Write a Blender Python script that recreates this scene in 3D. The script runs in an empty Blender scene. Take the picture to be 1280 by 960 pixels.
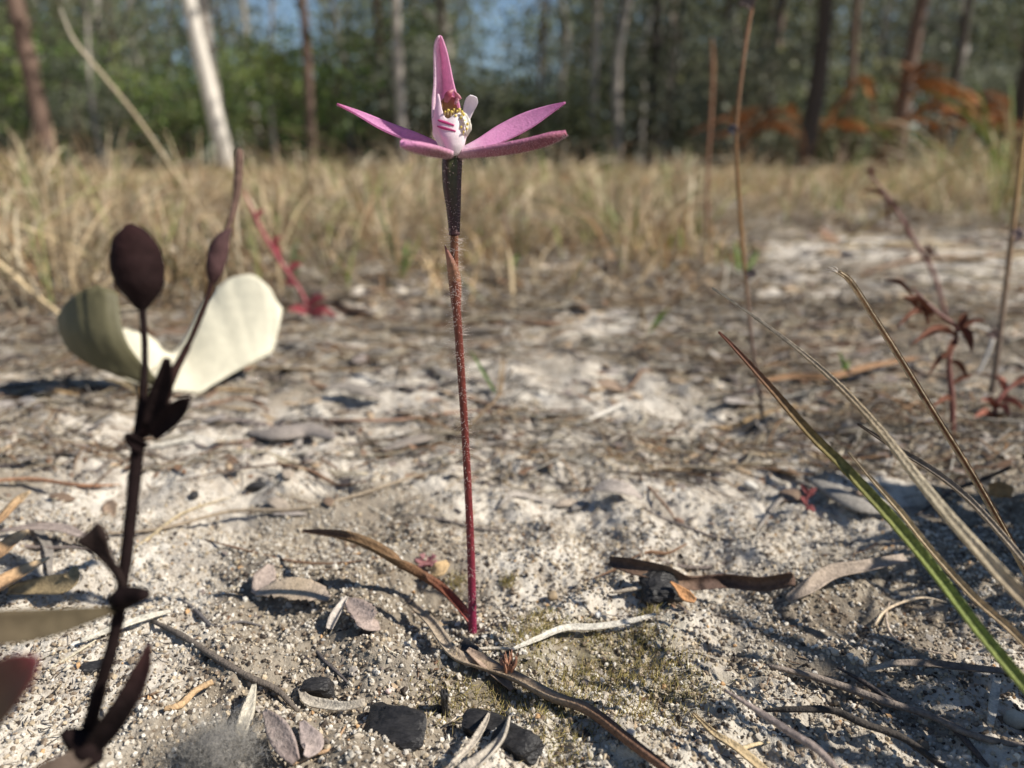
import bpy, math, random
import numpy as np
from mathutils import Vector

# ------------------------------------------------------------------ camera, sky, sun, exposure
SC = bpy.context.scene
PITCH = math.radians(16.7)
CAMH = 0.075
FPX = 914.0                                  # focal length in pixels of a 1280 wide picture
cam_d = bpy.data.cameras.new('camera')
cam = bpy.data.objects.new('camera', cam_d)
SC.collection.objects.link(cam)
cam.location = (0, 0, CAMH)
cam.rotation_euler = (math.radians(90) - PITCH, 0, 0)
cam_d.sensor_width = 36
cam_d.lens = FPX / 1280 * 36
cam_d.clip_start = 0.004
cam_d.clip_end = 2000
cam_d.dof.use_dof = True
cam_d.dof.focus_distance = 0.108
cam_d.dof.aperture_fstop = 16.0
SC.camera = cam

SUN_EL = math.radians(43)
SUN_AZ = math.radians(-10)                   # from +x (right) turned towards +y (away from the camera)
sdir = Vector((math.cos(SUN_EL) * math.cos(SUN_AZ), math.cos(SUN_EL) * math.sin(SUN_AZ), math.sin(SUN_EL)))
w = bpy.data.worlds.new('World'); SC.world = w; w.use_nodes = True
nt = w.node_tree
sky = nt.nodes.new('ShaderNodeTexSky'); sky.sky_type = 'NISHITA'; sky.sun_disc = False
sky.sun_elevation = SUN_EL
sky.sun_rotation = math.atan2(sdir.x, sdir.y)
sky.air_density = 1.0; sky.dust_density = 0.15; sky.ozone_density = 2.5
bg = nt.nodes['Background']; bg.inputs['Strength'].default_value = 0.07
nt.links.new(sky.outputs[0], bg.inputs['Color'])
sun_d = bpy.data.lights.new('sun', 'SUN'); sun_d.energy = 5.0; sun_d.angle = math.radians(0.53)
sun_d.color = (1.0, 0.93, 0.82)
sun = bpy.data.objects.new('sun', sun_d); SC.collection.objects.link(sun)
sun.rotation_euler = sdir.to_track_quat('Z', 'Y').to_euler()
sun.location = (3, 0, 4)
SC.view_settings.view_transform = 'Standard'
SC.view_settings.look = 'None'
SC.view_settings.exposure = 0.55
SC.view_settings.gamma = 1.0
SC.view_settings.use_curve_mapping = False
SC.render.engine = 'CYCLES'
SC.cycles.use_denoising = True
SC.cycles.max_bounces = 6
SC.cycles.transparent_max_bounces = 6

# ------------------------------------------------------------------ helpers
rng = np.random.default_rng(7)
random.seed(7)
COL = SC.collection
CP, SP = math.cos(PITCH), math.sin(PITCH)

def P(px, py, z):
    """point seen at photo pixel (px, py) at depth z along the lens axis"""
    u = (px - 640) / FPX * z; v = (480 - py) / FPX * z
    return np.array([u, z * CP + v * SP, CAMH - z * SP + v * CP])

def _hash(ix, iy, seed):
    h = (ix.astype(np.int64) * 374761393 + iy.astype(np.int64) * 668265263 + seed * 1442695041) & 0x7fffffff
    h = ((h ^ (h >> 13)) * 1274126177) & 0x7fffffff
    return (h ^ (h >> 16)) & 0xffff

def noise2(x, y, seed=0):
    x = np.asarray(x, float); y = np.asarray(y, float)
    ix = np.floor(x); iy = np.floor(y); fx = x - ix; fy = y - iy
    def g(a, b):
        an = _hash(ix + a, iy + b, seed) * (2 * math.pi / 65536)
        return np.cos(an) * (fx - a) + np.sin(an) * (fy - b)
    sx = fx * fx * fx * (fx * (fx * 6 - 15) + 10); sy = fy * fy * fy * (fy * (fy * 6 - 15) + 10)
    a = g(0, 0); b = g(1, 0); c = g(0, 1); d = g(1, 1)
    return 1.5 * ((a + (b - a) * sx) + ((c + (d - c) * sx) - (a + (b - a) * sx)) * sy)

def sstep(a, b, x):
    t = np.clip((x - a) / (b - a), 0, 1); return t * t * (3 - 2 * t)

def H(x, y):
    x = np.asarray(x, float); y = np.asarray(y, float)
    r = np.hypot(x, y)
    f1 = 1 - sstep(1.5, 5, r); f2 = 1 - sstep(0.6, 1.5, r); f3 = 1 - sstep(0.25, 0.6, r); f4 = 1 - sstep(0.18, 0.35, r)
    h = noise2(x * 9, y * 9, 1) * 0.0040 * f1
    h = h + (0.35 - np.abs(noise2(x * 38, y * 38, 2))) * 0.0055 * f2
    h = h + noise2(x * 95, y * 95, 3) * 0.0017 * f3
    h = h + (0.3 - np.abs(noise2(x * 240, y * 240, 4))) * 0.0012 * f4
    h = h + noise2(x * 560, y * 560, 5) * 0.0004 * f4
    h = h + noise2(x * 2.1 + 7, y * 2.1, 6) * 0.012 * sstep(0.3, 1.2, r)
    h = h + noise2(x * 0.35, y * 0.35, 8) * 0.05 * sstep(2.0, 7, r)
    # low sand rise behind on the right
    h = h + 0.010 * np.exp(-((x - 0.34) / 0.16) ** 2 - ((y - 0.62) / 0.16) ** 2)
    return h - 0.001

def hz(x, y): return float(H(np.array([x]), np.array([y]))[0])

def G(px, py, lift=0.0):
    """point of the ground (plus lift) seen at photo pixel"""
    d = P(px, py, 1.0) - np.array([0, 0, CAMH])
    h = lift
    for _ in range(8):
        t = (h - CAMH) / d[2]
        p = np.array([0, 0, CAMH]) + d * t
        h = 0.5 * h + 0.5 * (hz(p[0], p[1]) + lift)
    return np.array([p[0], p[1], hz(p[0], p[1]) + lift])

def ground_at(px, D):
    x = (px - 640) / FPX * D * CP
    return np.array([x, D, hz(x, D)])

def crom(pts, n):
    pts = np.asarray(pts, float)
    m = len(pts)
    if m == 2:
        t = np.linspace(0, 1, n)[:, None]; return pts[0] * (1 - t) + pts[1] * t
    ext = np.vstack([2 * pts[0] - pts[1], pts, 2 * pts[-1] - pts[-2]])
    t = np.linspace(0, m - 1 - 1e-9, n); i = t.astype(int); f = (t - i)[:, None]
    p0, p1, p2, p3 = ext[i], ext[i + 1], ext[i + 2], ext[i + 3]
    return 0.5 * (2 * p1 + (p2 - p0) * f + (2 * p0 - 5 * p1 + 4 * p2 - p3) * f ** 2 + (3 * p1 - p0 - 3 * p2 + p3) * f ** 3)

def lerpv(vals, n):
    vals = np.asarray(vals, float)
    if vals.ndim == 0: vals = np.array([vals, vals])
    xs = np.linspace(0, 1, len(vals)); t = np.linspace(0, 1, n)
    if vals.ndim == 1: return np.interp(t, xs, vals)
    return np.stack([np.interp(t, xs, vals[:, k]) for k in range(vals.shape[1])], 1)

def smoothv(vals, n):
    vals = np.asarray(vals, float)
    if vals.ndim == 0 or len(vals) < 3: return lerpv(vals, n)
    return np.maximum(crom(np.stack([vals, vals, vals], 1), n)[:, 0], vals.min() * 0.5)

def unit(v):
    v = np.asarray(v, float); return v / np.maximum(np.linalg.norm(v, axis=-1, keepdims=True), 1e-12)

def frames(pts, hint):
    T = unit(np.gradient(pts, axis=0))
    hint = np.asarray(hint, float)
    if hint.ndim == 1: hint = np.tile(hint, (len(pts), 1))
    S = np.cross(T, hint); bad = np.linalg.norm(S, axis=1) < 1e-4
    S[bad] = np.cross(T[bad], [0.3, 1, 0.2]); S = unit(S)
    N = np.cross(S, T)
    return T, S, N

class M:
    """collects vertices, faces, colours and links them as one mesh object"""
    def __init__(self): self.v = []; self.f = []; self.c = []; self.n = 0
    def add(self, V, F, c):
        V = np.asarray(V, float)
        c = np.asarray(c, float)
        if c.ndim == 1: c = np.tile(c, (len(V), 1))
        for f in (F if isinstance(F, list) else [F]):
            if len(f): self.f.append(np.asarray(f) + self.n)
        self.v.append(V); self.c.append(c); self.n += len(V)
        return self
    def sweep(self, pts, rad, c, n=16, k=8, flat=1.0, hint=(0.13, 0.2, 1), wob=0.0):
        p = crom(pts, n); r = smoothv(rad, n)
        if wob: r = r * (1 + wob * rng.normal(size=n))
        c = np.asarray(c, float)
        cc = lerpv(c, n) if c.ndim == 2 else np.tile(c, (n, 1))
        T, S, N = frames(p, hint)
        a = np.linspace(0, 2 * math.pi, k, endpoint=False)
        V = p[:, None] + r[:, None, None] * (np.cos(a)[None, :, None] * S[:, None] + flat * np.sin(a)[None, :, None] * N[:, None])
        V = V.reshape(-1, 3)
        i = np.arange(n - 1)[:, None] * k; j = np.arange(k)[None]; j2 = (j + 1) % k
        F = np.stack([i + j, i + j2, i + k + j2, i + k + j], -1).reshape(-1, 4)
        V = np.vstack([V, p[:1], p[-1:]])
        A = np.stack([np.full(k, n * k), (np.arange(k) + 1) % k, np.arange(k)], 1)
        B = np.stack([np.full(k, n * k + 1), (n - 1) * k + np.arange(k), (n - 1) * k + (np.arange(k) + 1) % k], 1)
        C = np.vstack([np.repeat(cc, k, 0), cc[:1], cc[-1:]])
        return self.add(V, [F, A, B], C)
    def ribbon(self, pts, wid, c, hint=(0, 0, 1), n=18, k=5, thick=0.0002, cup=0.0, twist=0.0, rag=0.0, cb=None, curl=None):
        p = crom(pts, n); wv = smoothv(wid, n)
        T, S, N = frames(p, hint)
        if twist:
            an = np.linspace(0, twist, n)[:, None]; S, N = S * np.cos(an) + N * np.sin(an), N * np.cos(an) - S * np.sin(an)
        s = np.linspace(-1, 1, k)
        wj = wv[:, None] * (1 + (rag * rng.normal(size=(n, k)) if rag else 0))
        cu = cup if curl is None else lerpv(curl, n)[:, None]
        off = wj * s
        up = cu * wv[:, None] * (s ** 2 - 0.4)[None]
        top = p[:, None] + off[..., None] * S[:, None] + (up + thick / 2)[..., None] * N[:, None]
        bot = p[:, None] + off[..., None] * S[:, None] + (up - thick / 2)[..., None] * N[:, None]
        V = np.vstack([top.reshape(-1, 3), bot.reshape(-1, 3)]); q = n * k
        i = np.arange(n - 1)[:, None] * k; j = np.arange(k - 1)[None]
        F1 = np.stack([i + j, i + k + j, i + k + j + 1, i + j + 1], -1).reshape(-1, 4)
        F2 = F1[:, ::-1] + q
        a = np.arange(n - 1) * k
        E1 = np.stack([a, q + a, q + a + k, a + k], 1)
        b = a + k - 1
        E2 = np.stack([b, b + k, q + b + k, q + b], 1)
        e = np.arange(k - 1)
        E3 = np.stack([e, e + 1, q + e + 1, q + e], 1)
        g = (n - 1) * k + e
        E4 = np.stack([g, q + g, q + g + 1, g + 1], 1)
        c = np.asarray(c, float); cc = lerpv(c, n) if c.ndim == 2 else np.tile(c, (n, 1))
        d = cc if cb is None else (lerpv(np.asarray(cb, float), n) if np.ndim(cb) == 2 else np.tile(np.asarray(cb, float), (n, 1)))
        C = np.vstack([np.repeat(cc, k, 0), np.repeat(d, k, 0)])
        return self.add(V, [F1, F2, E1, E2, E3, E4], C)
    def sheet(self, grid, c, thick, cb=None):
        """closed shell over an (n, k, 3) grid of points"""
        g = np.asarray(grid, float); n, k = g.shape[:2]
        du = np.gradient(g, axis=0); dv = np.gradient(g, axis=1)
        N = unit(np.cross(du, dv))
        top = g + N * thick / 2; bot = g - N * thick / 2
        V = np.vstack([top.reshape(-1, 3), bot.reshape(-1, 3)]); q = n * k
        i = np.arange(n - 1)[:, None] * k; j = np.arange(k - 1)[None]
        F1 = np.stack([i + j, i + k + j, i + k + j + 1, i + j + 1], -1).reshape(-1, 4)
        a = np.arange(n - 1) * k; b = a + k - 1; e = np.arange(k - 1); gg = (n - 1) * k + e
        E = [np.stack([a, q + a, q + a + k, a + k], 1), np.stack([b, b + k, q + b + k, q + b], 1),
             np.stack([e, e + 1, q + e + 1, q + e], 1), np.stack([gg, q + gg, q + gg + 1, gg + 1], 1)]
        c = np.asarray(c, float).reshape(-1, 3)
        if len(c) == 1: c = np.tile(c, (q, 1))
        d = c if cb is None else np.asarray(cb, float).reshape(-1, 3)
        if len(d) == 1: d = np.tile(d, (q, 1))
        return self.add(V, [F1, F1[:, ::-1] + q] + E, np.vstack([c, d]))
    def chunk(self, centre, size, c, rot=0.0, tilt=0.0, seed=0, n=6, rough=0.10, power=5.0):
        """irregular lump: a subdivided cube pulled towards a superellipsoid"""
        r = np.random.default_rng(seed)
        key = {}; V = []; F = []
        t = np.linspace(-1, 1, n)
        for ax in range(3):
            for sg in (-1, 1):
                idx = np.zeros((n, n), int)
                for i in range(n):
                    for j in range(n):
                        q = [0, 0, 0]; q[ax] = sg; q[(ax + 1) % 3] = t[i]; q[(ax + 2) % 3] = t[j]
                        kk = tuple(round(e, 4) for e in q)
                        if kk not in key: key[kk] = len(V); V.append(q)
                        idx[i, j] = key[kk]
                for i in range(n - 1):
                    for j in range(n - 1):
                        f = [idx[i, j], idx[i + 1, j], idx[i + 1, j + 1], idx[i, j + 1]]; F.append(f if sg > 0 else f[::-1])
        V = np.array(V, float); V = V / (np.sum(np.abs(V) ** power, 1) ** (1 / power))[:, None]
        ph = r.random(6) * 6.28
        V = V * (1 + rough * (np.sin(V[:, 1] * 2.3 + ph[0]) + np.sin(V[:, 0] * 3.1 + V[:, 2] * 2 + ph[1]) + np.sin(V[:, 2] * 3.7 + V[:, 1] * 2 + ph[2])))[:, None] + rough * .5 * r.normal(size=V.shape)
        sh = r.normal(size=2) * .18; V[:, 0] += V[:, 2] * sh[0]; V[:, 1] += V[:, 0] * sh[1]
        V = V * np.asarray(size) / 2
        ct, st = math.cos(tilt), math.sin(tilt)
        V = V @ np.array([[1, 0, 0], [0, ct, st], [0, -st, ct]])
        cr, sr = math.cos(rot), math.sin(rot)
        V = V @ np.array([[cr, sr, 0], [-sr, cr, 0], [0, 0, 1]]) + np.asarray(centre)
        return self.add(V, np.array(F), c)
    def build(self, name, mat, parent=None, smooth=True):
        V = np.vstack(self.v); C = np.vstack(self.c)
        me = bpy.data.meshes.new(name)
        me.vertices.add(len(V)); me.vertices.foreach_set('co', V.astype(np.float32).ravel())
        loops = np.concatenate([f.ravel() for f in self.f]).astype(np.int32)
        cnt = np.concatenate([np.full(len(f), f.shape[1], np.int32) for f in self.f])
        st = np.concatenate([[0], np.cumsum(cnt)[:-1]]).astype(np.int32)
        me.loops.add(len(loops)); me.loops.foreach_set('vertex_index', loops)
        me.polygons.add(len(cnt)); me.polygons.foreach_set('loop_start', st); me.polygons.foreach_set('loop_total', cnt)
        me.polygons.foreach_set('use_smooth', np.full(len(cnt), smooth, bool))
        at = me.color_attributes.new('Col', 'FLOAT_COLOR', 'POINT')
        at.data.foreach_set('color', np.hstack([np.clip(C, 0, 1), np.ones((len(C), 1))]).astype(np.float32).ravel())
        me.update(); me.validate()
        me.materials.append(mat)
        o = bpy.data.objects.new(name, me); COL.objects.link(o)
        if parent is not None: o.parent = parent
        return o

def tag(o, label, cat, group=None, kind=None):
    o['label'] = label
    if cat: o['category'] = cat
    if group: o['group'] = group
    if kind: o['kind'] = kind
    return o

def empty(name, loc, label, cat, group=None):
    o = bpy.data.objects.new(name, None); COL.objects.link(o)
    o.empty_display_size = 0.01
    o['base'] = [float(q) for q in loc]
    tag(o, label, cat, group)
    return o

def settle():
    """move every thing's origin from the world origin to its base"""
    for o in list(COL.objects):
        if o.type == 'EMPTY' and 'base' in o.keys():
            b = Vector(o['base']); del o['base']
            o.location = o.location + b
            for ch in o.children: ch.location = ch.location - b

def copy_tree(o, parent=None):
    c = o.copy(); COL.objects.link(c); c.parent = parent
    for ch in list(o.children): copy_tree(ch, c)
    return c

# ------------------------------------------------------------------ materials
def mat(name, rough=0.7, var=0.25, scale=900, bump=0.0, bscale=1500, trans=0.0, spec=0.3, stretch=None, spots=None, sss=0.0):
    m = bpy.data.materials.new(name); m.use_nodes = True
    t = m.node_tree; b = t.nodes['Principled BSDF']
    at = t.nodes.new('ShaderNodeAttribute'); at.attribute_name = 'Col'
    tc = t.nodes.new('ShaderNodeTexCoord')
    mp = t.nodes.new('ShaderNodeMapping')
    if stretch: mp.inputs['Scale'].default_value = stretch
    t.links.new(tc.outputs['Object'], mp.inputs['Vector'])
    n = t.nodes.new('ShaderNodeTexNoise'); n.inputs['Scale'].default_value = scale; n.inputs['Detail'].default_value = 5
    n.inputs['Roughness'].default_value = 0.65
    t.links.new(mp.outputs[0], n.inputs['Vector'])
    mr = t.nodes.new('ShaderNodeMapRange'); mr.inputs[1].default_value = 0.25; mr.inputs[2].default_value = 0.75
    mr.inputs[3].default_value = 1 - var; mr.inputs[4].default_value = 1 + var
    t.links.new(n.outputs['Fac'], mr.inputs[0])
    mx = t.nodes.new('ShaderNodeMix'); mx.data_type = 'RGBA'; mx.blend_type = 'MULTIPLY'; mx.inputs[0].default_value = 1
    t.links.new(at.outputs['Color'], mx.inputs[6]); t.links.new(mr.outputs[0], mx.inputs[7])
    colout = mx.outputs[2]
    if spots:
        scol, sscale, lo, hi = spots
        n2 = t.nodes.new('ShaderNodeTexNoise'); n2.inputs['Scale'].default_value = sscale; n2.inputs['Detail'].default_value = 3
        t.links.new(mp.outputs[0], n2.inputs['Vector'])
        r2 = t.nodes.new('ShaderNodeMapRange'); r2.inputs[1].default_value = lo; r2.inputs[2].default_value = hi
        t.links.new(n2.outputs['Fac'], r2.inputs[0])
        m2 = t.nodes.new('ShaderNodeMix'); m2.data_type = 'RGBA'
        t.links.new(r2.outputs[0], m2.inputs[0]); t.links.new(colout, m2.inputs[6]); m2.inputs[7].default_value = (*scol, 1)
        colout = m2.outputs[2]
    t.links.new(colout, b.inputs['Base Color'])
    b.inputs['Roughness'].default_value = rough
    b.inputs['Specular IOR Level'].default_value = spec
    if bump:
        n3 = t.nodes.new('ShaderNodeTexNoise'); n3.inputs['Scale'].default_value = bscale; n3.inputs['Detail'].default_value = 4
        t.links.new(mp.outputs[0], n3.inputs['Vector'])
        bp = t.nodes.new('ShaderNodeBump'); bp.inputs['Strength'].default_value = 1.0; bp.inputs['Distance'].default_value = bump
        t.links.new(n3.outputs['Fac'], bp.inputs['Height']); t.links.new(bp.outputs[0], b.inputs['Normal'])
    if trans:
        out = t.nodes['Material Output']
        tr = t.nodes.new('ShaderNodeBsdfTranslucent'); t.links.new(colout, tr.inputs['Color'])
        ms = t.nodes.new('ShaderNodeMixShader'); ms.inputs[0].default_value = trans
        t.links.new(b.outputs[0], ms.inputs[1]); t.links.new(tr.outputs[0], ms.inputs[2]); t.links.new(ms.outputs[0], out.inputs['Surface'])
    return m

M_petal = mat('petal_tissue', rough=0.55, var=0.16, scale=1400, bump=0.00012, bscale=3500, trans=0.5, spec=0.35)
M_sepal = mat('sepal_tissue', rough=0.65, var=0.25, scale=1400, bump=0.0002, bscale=3000, trans=0.12, spec=0.2)
M_white = mat('labellum_tissue', rough=0.5, var=0.10, scale=1500, bump=0.00005, bscale=3000, trans=0.3, spec=0.4)
M_stem = mat('hairy_stem_skin', rough=0.5, var=0.35, scale=1800, bump=0.00015, bscale=3000, spec=0.4)
M_hair = mat('gland_hair', rough=0.4, var=0.1, trans=0.5)
M_dry = mat('dry_leaf_tissue', rough=0.75, var=0.45, scale=1100, bump=0.00025, bscale=2200, trans=0.12)
M_bark = mat('twig_bark', rough=0.85, var=0.5, scale=1300, bump=0.0003, bscale=2500)
M_straw = mat('straw', rough=0.65, var=0.5, scale=1100, bump=0.0003, bscale=2500, trans=0.3)
M_green = mat('green_blade', rough=0.45, var=0.2, scale=900, trans=0.25)
M_char = mat('charcoal', rough=0.55, var=0.6, scale=900, bump=0.0006, bscale=1500, spec=0.35, stretch=(0.2, 1, 1))
M_dark = mat('dark_dried_stem', rough=0.85, var=0.4, scale=700, bump=0.0002, bscale=1500, spec=0.08)
M_gum = mat('pale_gum_leaf', rough=0.6, var=0.12, scale=160, bump=0.0003, bscale=300, trans=0.12)
M_moss = mat('moss_fibre', rough=0.8, var=0.3, scale=800, trans=0.2)
M_grass = mat('grass_blade', rough=0.7, var=0.2, scale=60, trans=0.25)
M_leaf = mat('tree_foliage', rough=0.55, var=0.3, scale=2.5, trans=0.4, spec=0.35)
M_trunk = mat('tree_bark', rough=0.85, var=0.35, scale=5, bump=0.03, bscale=9, stretch=(1, 1, 0.25))

def grain_mat():
    m = mat('quartz_grain', rough=0.55, var=0.15, scale=2500, spec=0.25, trans=0.15)
    return m
M_grain = grain_mat()

def ground_mat():
    m = bpy.data.materials.new('sandy_soil'); m.use_nodes = True
    t = m.node_tree; b = t.nodes['Principled BSDF']; L = t.links
    tc = t.nodes.new('ShaderNodeTexCoord')
    def noi(s, d=6, r=0.6, dist=0.0):
        n = t.nodes.new('ShaderNodeTexNoise'); n.inputs['Scale'].default_value = s; n.inputs['Detail'].default_value = d
        n.inputs['Roughness'].default_value = r; n.inputs['Distortion'].default_value = dist
        L.new(tc.outputs['Object'], n.inputs['Vector']); return n.outputs['Fac']
    def rng_(x, a, b_, c=0.0, d=1.0):
        n = t.nodes.new('ShaderNodeMapRange'); n.inputs[1].default_value = a; n.inputs[2].default_value = b_
        n.inputs[3].default_value = c; n.inputs[4].default_value = d; L.new(x, n.inputs[0]); return n.outputs[0]
    def mix(f, a, b_, mode='MIX'):
        n = t.nodes.new('ShaderNodeMix'); n.data_type = 'RGBA'; n.blend_type = mode
        if isinstance(f, float): n.inputs[0].default_value = f
        else: L.new(f, n.inputs[0])
        for i, q in ((6, a), (7, b_)):
            if isinstance(q, tuple): n.inputs[i].default_value = (*q, 1)
            else: L.new(q, n.inputs[i])
        return n.outputs[2]
    at = t.nodes.new('ShaderNodeAttribute'); at.attribute_name = 'Col'
    c = mix(rng_(noi(60, 7), 0.35, 0.65), (0.45, 0.40, 0.335), (0.60, 0.555, 0.485))
    c = mix(rng_(noi(110, 8, 0.7, 0.5), 0.49, 0.62), c, (0.25, 0.205, 0.16))
    c = mix(rng_(noi(28, 8, 0.7, 1.0), 0.52, 0.66), c, (0.27, 0.225, 0.18))
    c = mix(rng_(noi(900, 3), 0.63, 0.74, 0.0, 0.7), c, (0.16, 0.13, 0.105))
    c = mix(rng_(noi(1900, 2), 0.35, 0.70, 0.0, 0.4), c, (0.66, 0.63, 0.57))
    c = mix(1.0, c, at.outputs['Color'], 'MULTIPLY')
    L.new(c, b.inputs['Base Color'])
    b.inputs['Roughness'].default_value = 0.9; b.inputs['Specular IOR Level'].default_value = 0.15
    bp = t.nodes.new('ShaderNodeBump'); bp.inputs['Distance'].default_value = 0.0006; bp.inputs['Strength'].default_value = 1
    L.new(noi(1100, 4, 0.7), bp.inputs['Height']); L.new(bp.outputs[0], b.inputs['Normal'])
    return m
M_ground = ground_mat()

# ------------------------------------------------------------------ the ground
def build_ground():
    r = np.concatenate([np.linspace(0.004, 0.03, 8, endpoint=False),
                        np.exp(np.arange(math.log(0.03), math.log(0.36), 0.0050)),
                        np.exp(np.arange(math.log(0.36), math.log(3.0), 0.018)),
                        np.exp(np.linspace(math.log(3.0), math.log(600), 46))])
    a = np.concatenate([np.linspace(-48, 48, 421), np.linspace(48, 312, 72)[1:-1]]) * math.pi / 180
    R, A = np.meshgrid(r, a, indexing='ij')
    X = R * np.sin(A); Y = R * np.cos(A)
    Z = H(X, Y)
    n, k = X.shape
    V = np.stack([X, Y, Z], -1).reshape(-1, 3)
    i = np.arange(n - 1)[:, None] * k; j = np.arange(k)[None]; j2 = (j + 1) % k
    F = np.stack([i + j, i + j2, i + k + j2, i + k + j], -1).reshape(-1, 4)[:, ::-1]
    cen = np.stack([np.full(k, n * k), np.arange(k), (np.arange(k) + 1) % k], 1)[:, ::-1]
    V = np.vstack([V, [[0, 0, hz(0, 0)]]])
    x, y = V[:, 0], V[:, 1]; rr = np.hypot(x, y)
    # soil colour: white sand near, humus patches with litter and shade painted in on the right, straw thatch from about a metre on
    pxl = 640 + x / np.maximum(y, 1e-3) * FPX / CP
    straw = sstep(0.62, 1.2, rr + 0.30 * noise2(x * 4, y * 4, 21) - .35 * sstep(880, 980, pxl))[:, None]
    hum_shade = (sstep(0.02, 0.3, noise2(x * 14, y * 14, 22) + 0.45 * sstep(0.02, 0.09, x - 0.02) * sstep(.10, .14, y) * (1 - sstep(0.30, 0.40, y)) - 0.12))[:, None]
    gm = G(740, 850); mossy = (np.exp(-((x - gm[0]) / .022) ** 2 - ((y - gm[1]) / .016) ** 2) * sstep(-.3, .2, noise2(x * 90, y * 90, 24)))[:, None]
    c = np.ones((len(V), 3)) * (1 - mossy * np.array([.55, .57, .68]))
    c = c * (1 - 0.5 * hum_shade * np.array([1, 1.06, 1.14]))
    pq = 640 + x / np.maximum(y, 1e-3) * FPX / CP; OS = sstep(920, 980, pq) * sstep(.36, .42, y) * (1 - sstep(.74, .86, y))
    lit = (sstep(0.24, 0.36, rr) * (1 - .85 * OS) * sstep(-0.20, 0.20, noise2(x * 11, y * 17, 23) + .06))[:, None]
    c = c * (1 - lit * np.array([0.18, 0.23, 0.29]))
    c = c * (1 - straw) + straw * np.array([0.72, 0.60, 0.42])
    far = sstep(9, 13, rr)[:, None]
    c = c * (1 - far) + far * np.array([0.22, 0.20, 0.13])
    m = M(); m.add(V, [F, cen], c)
    o = m.build('sand_ground', M_ground); o['kind'] = 'structure'
    tag(o, 'pale grey-white sandy soil running back to the woodland', None)
    return o
build_ground()

def scatter(n, d0, d1, spread=0.80, pow_=1.0):
    """random ground points in the fan in front of the camera, density ~ d^-pow"""
    u = rng.random(n)
    if abs(pow_ - 2) < 1e-6: d = d0 * (d1 / d0) ** u
    else:
        e = 2 - pow_; d = (d0 ** e + (d1 ** e - d0 ** e) * u) ** (1 / e)
    x = (rng.random(n) * 2 - 1) * (d * spread + 0.012)
    return x, d

def open_sand(x, d):
    """1 where the bare white sand patch behind the blades lies"""
    px = 640 + x / (np.maximum(d, 1e-3) * CP) * FPX
    return sstep(920, 980, px) * sstep(.36, .42, d) * (1 - sstep(.74, .86, d))

def ico():
    g = (1 + 5 ** 0.5) / 2
    V = unit(np.array([[-1, g, 0], [1, g, 0], [-1, -g, 0], [1, -g, 0], [0, -1, g], [0, 1, g], [0, -1, -g], [0, 1, -g], [g, 0, -1], [g, 0, 1], [-g, 0, -1], [-g, 0, 1]], float))
    F = np.array([[0, 11, 5], [0, 5, 1], [0, 1, 7], [0, 7, 10], [0, 10, 11], [1, 5, 9], [5, 11, 4], [11, 10, 2], [10, 7, 6], [7, 1, 8], [3, 9, 4], [3, 4, 2], [3, 2, 6], [3, 6, 8], [3, 8, 9], [4, 9, 5], [2, 4, 11], [6, 2, 10], [8, 6, 7], [9, 8, 1]])
    return V, F
def octa():
    V = np.array([[1, 0, 0], [-1, 0, 0], [0, 1, 0], [0, -1, 0], [0, 0, 1], [0, 0, -1]], float)
    F = np.array([[0, 2, 4], [2, 1, 4], [1, 3, 4], [3, 0, 4], [2, 0, 5], [1, 2, 5], [3, 1, 5], [0, 3, 5]])
    return V, F

def rand_rot(n):
    q = rng.normal(size=(n, 4)); q /= np.linalg.norm(q, axis=1, keepdims=True)
    w_, x, y, z = q.T
    return np.stack([np.stack([1 - 2 * (y * y + z * z), 2 * (x * y - z * w_), 2 * (x * z + y * w_)], -1),
                     np.stack([2 * (x * y + z * w_), 1 - 2 * (x * x + z * z), 2 * (y * z - x * w_)], -1),
                     np.stack([2 * (x * z - y * w_), 2 * (y * z + x * w_), 1 - 2 * (x * x + y * y)], -1)], 1)

def grains(m, x, y, r, base, jit=0.22, dark=1.0):
    V0, F0 = base; n = len(x); k = len(V0)
    V = V0[None] * (1 + jit * rng.normal(size=(n, k, 1))) * (r[:, None] * (0.75 + 0.5 * rng.random((n, 3))))[:, None]
    V = np.einsum('nij,nkj->nki', rand_rot(n), V)
    z = H(x, y) + r * (0.05 + 0.55 * rng.random(n))
    V = V + np.stack([x, y, z], -1)[:, None]
    pal = np.array([[0.68, 0.64, 0.57], [0.56, 0.51, 0.435], [0.43, 0.375, 0.30], [0.50, 0.41, 0.29], [0.24, 0.185, 0.135], [0.55, 0.34, 0.17], [0.07, 0.055, 0.045]])
    pr = np.array([0.22, 0.30, 0.20, 0.10, 0.09, 0.01, 0.08])
    # patches of cleaner and dirtier sand
    dirty = sstep(-0.05, 0.35, noise2(x * 26, y * 26, 31) + 0.5 * noise2(x * 80, y * 80, 32))
    pr = pr * np.array([1, 1, 1, 1, dark, 1, dark]); pr /= pr.sum()
    idx = rng.choice(7, n, p=pr)
    swap = (rng.random(n) < 0.5 * dirty * dark) & (idx < 2); idx[swap] = rng.choice([2, 3, 4, 4, 6], swap.sum())
    c = pal[idx] * (0.85 + 0.25 * rng.random((n, 1)))
    F = (F0[None] + (np.arange(n) * k)[:, None, None]).reshape(-1, 3)
    m.add(V.reshape(-1, 3), F, np.repeat(np.clip(c, 0, 0.85), k, 0))

def clumpy(x, y, thr):
    return noise2(x * 70, y * 70, 33) + 0.6 * noise2(x * 200, y * 200, 34) > thr

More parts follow.
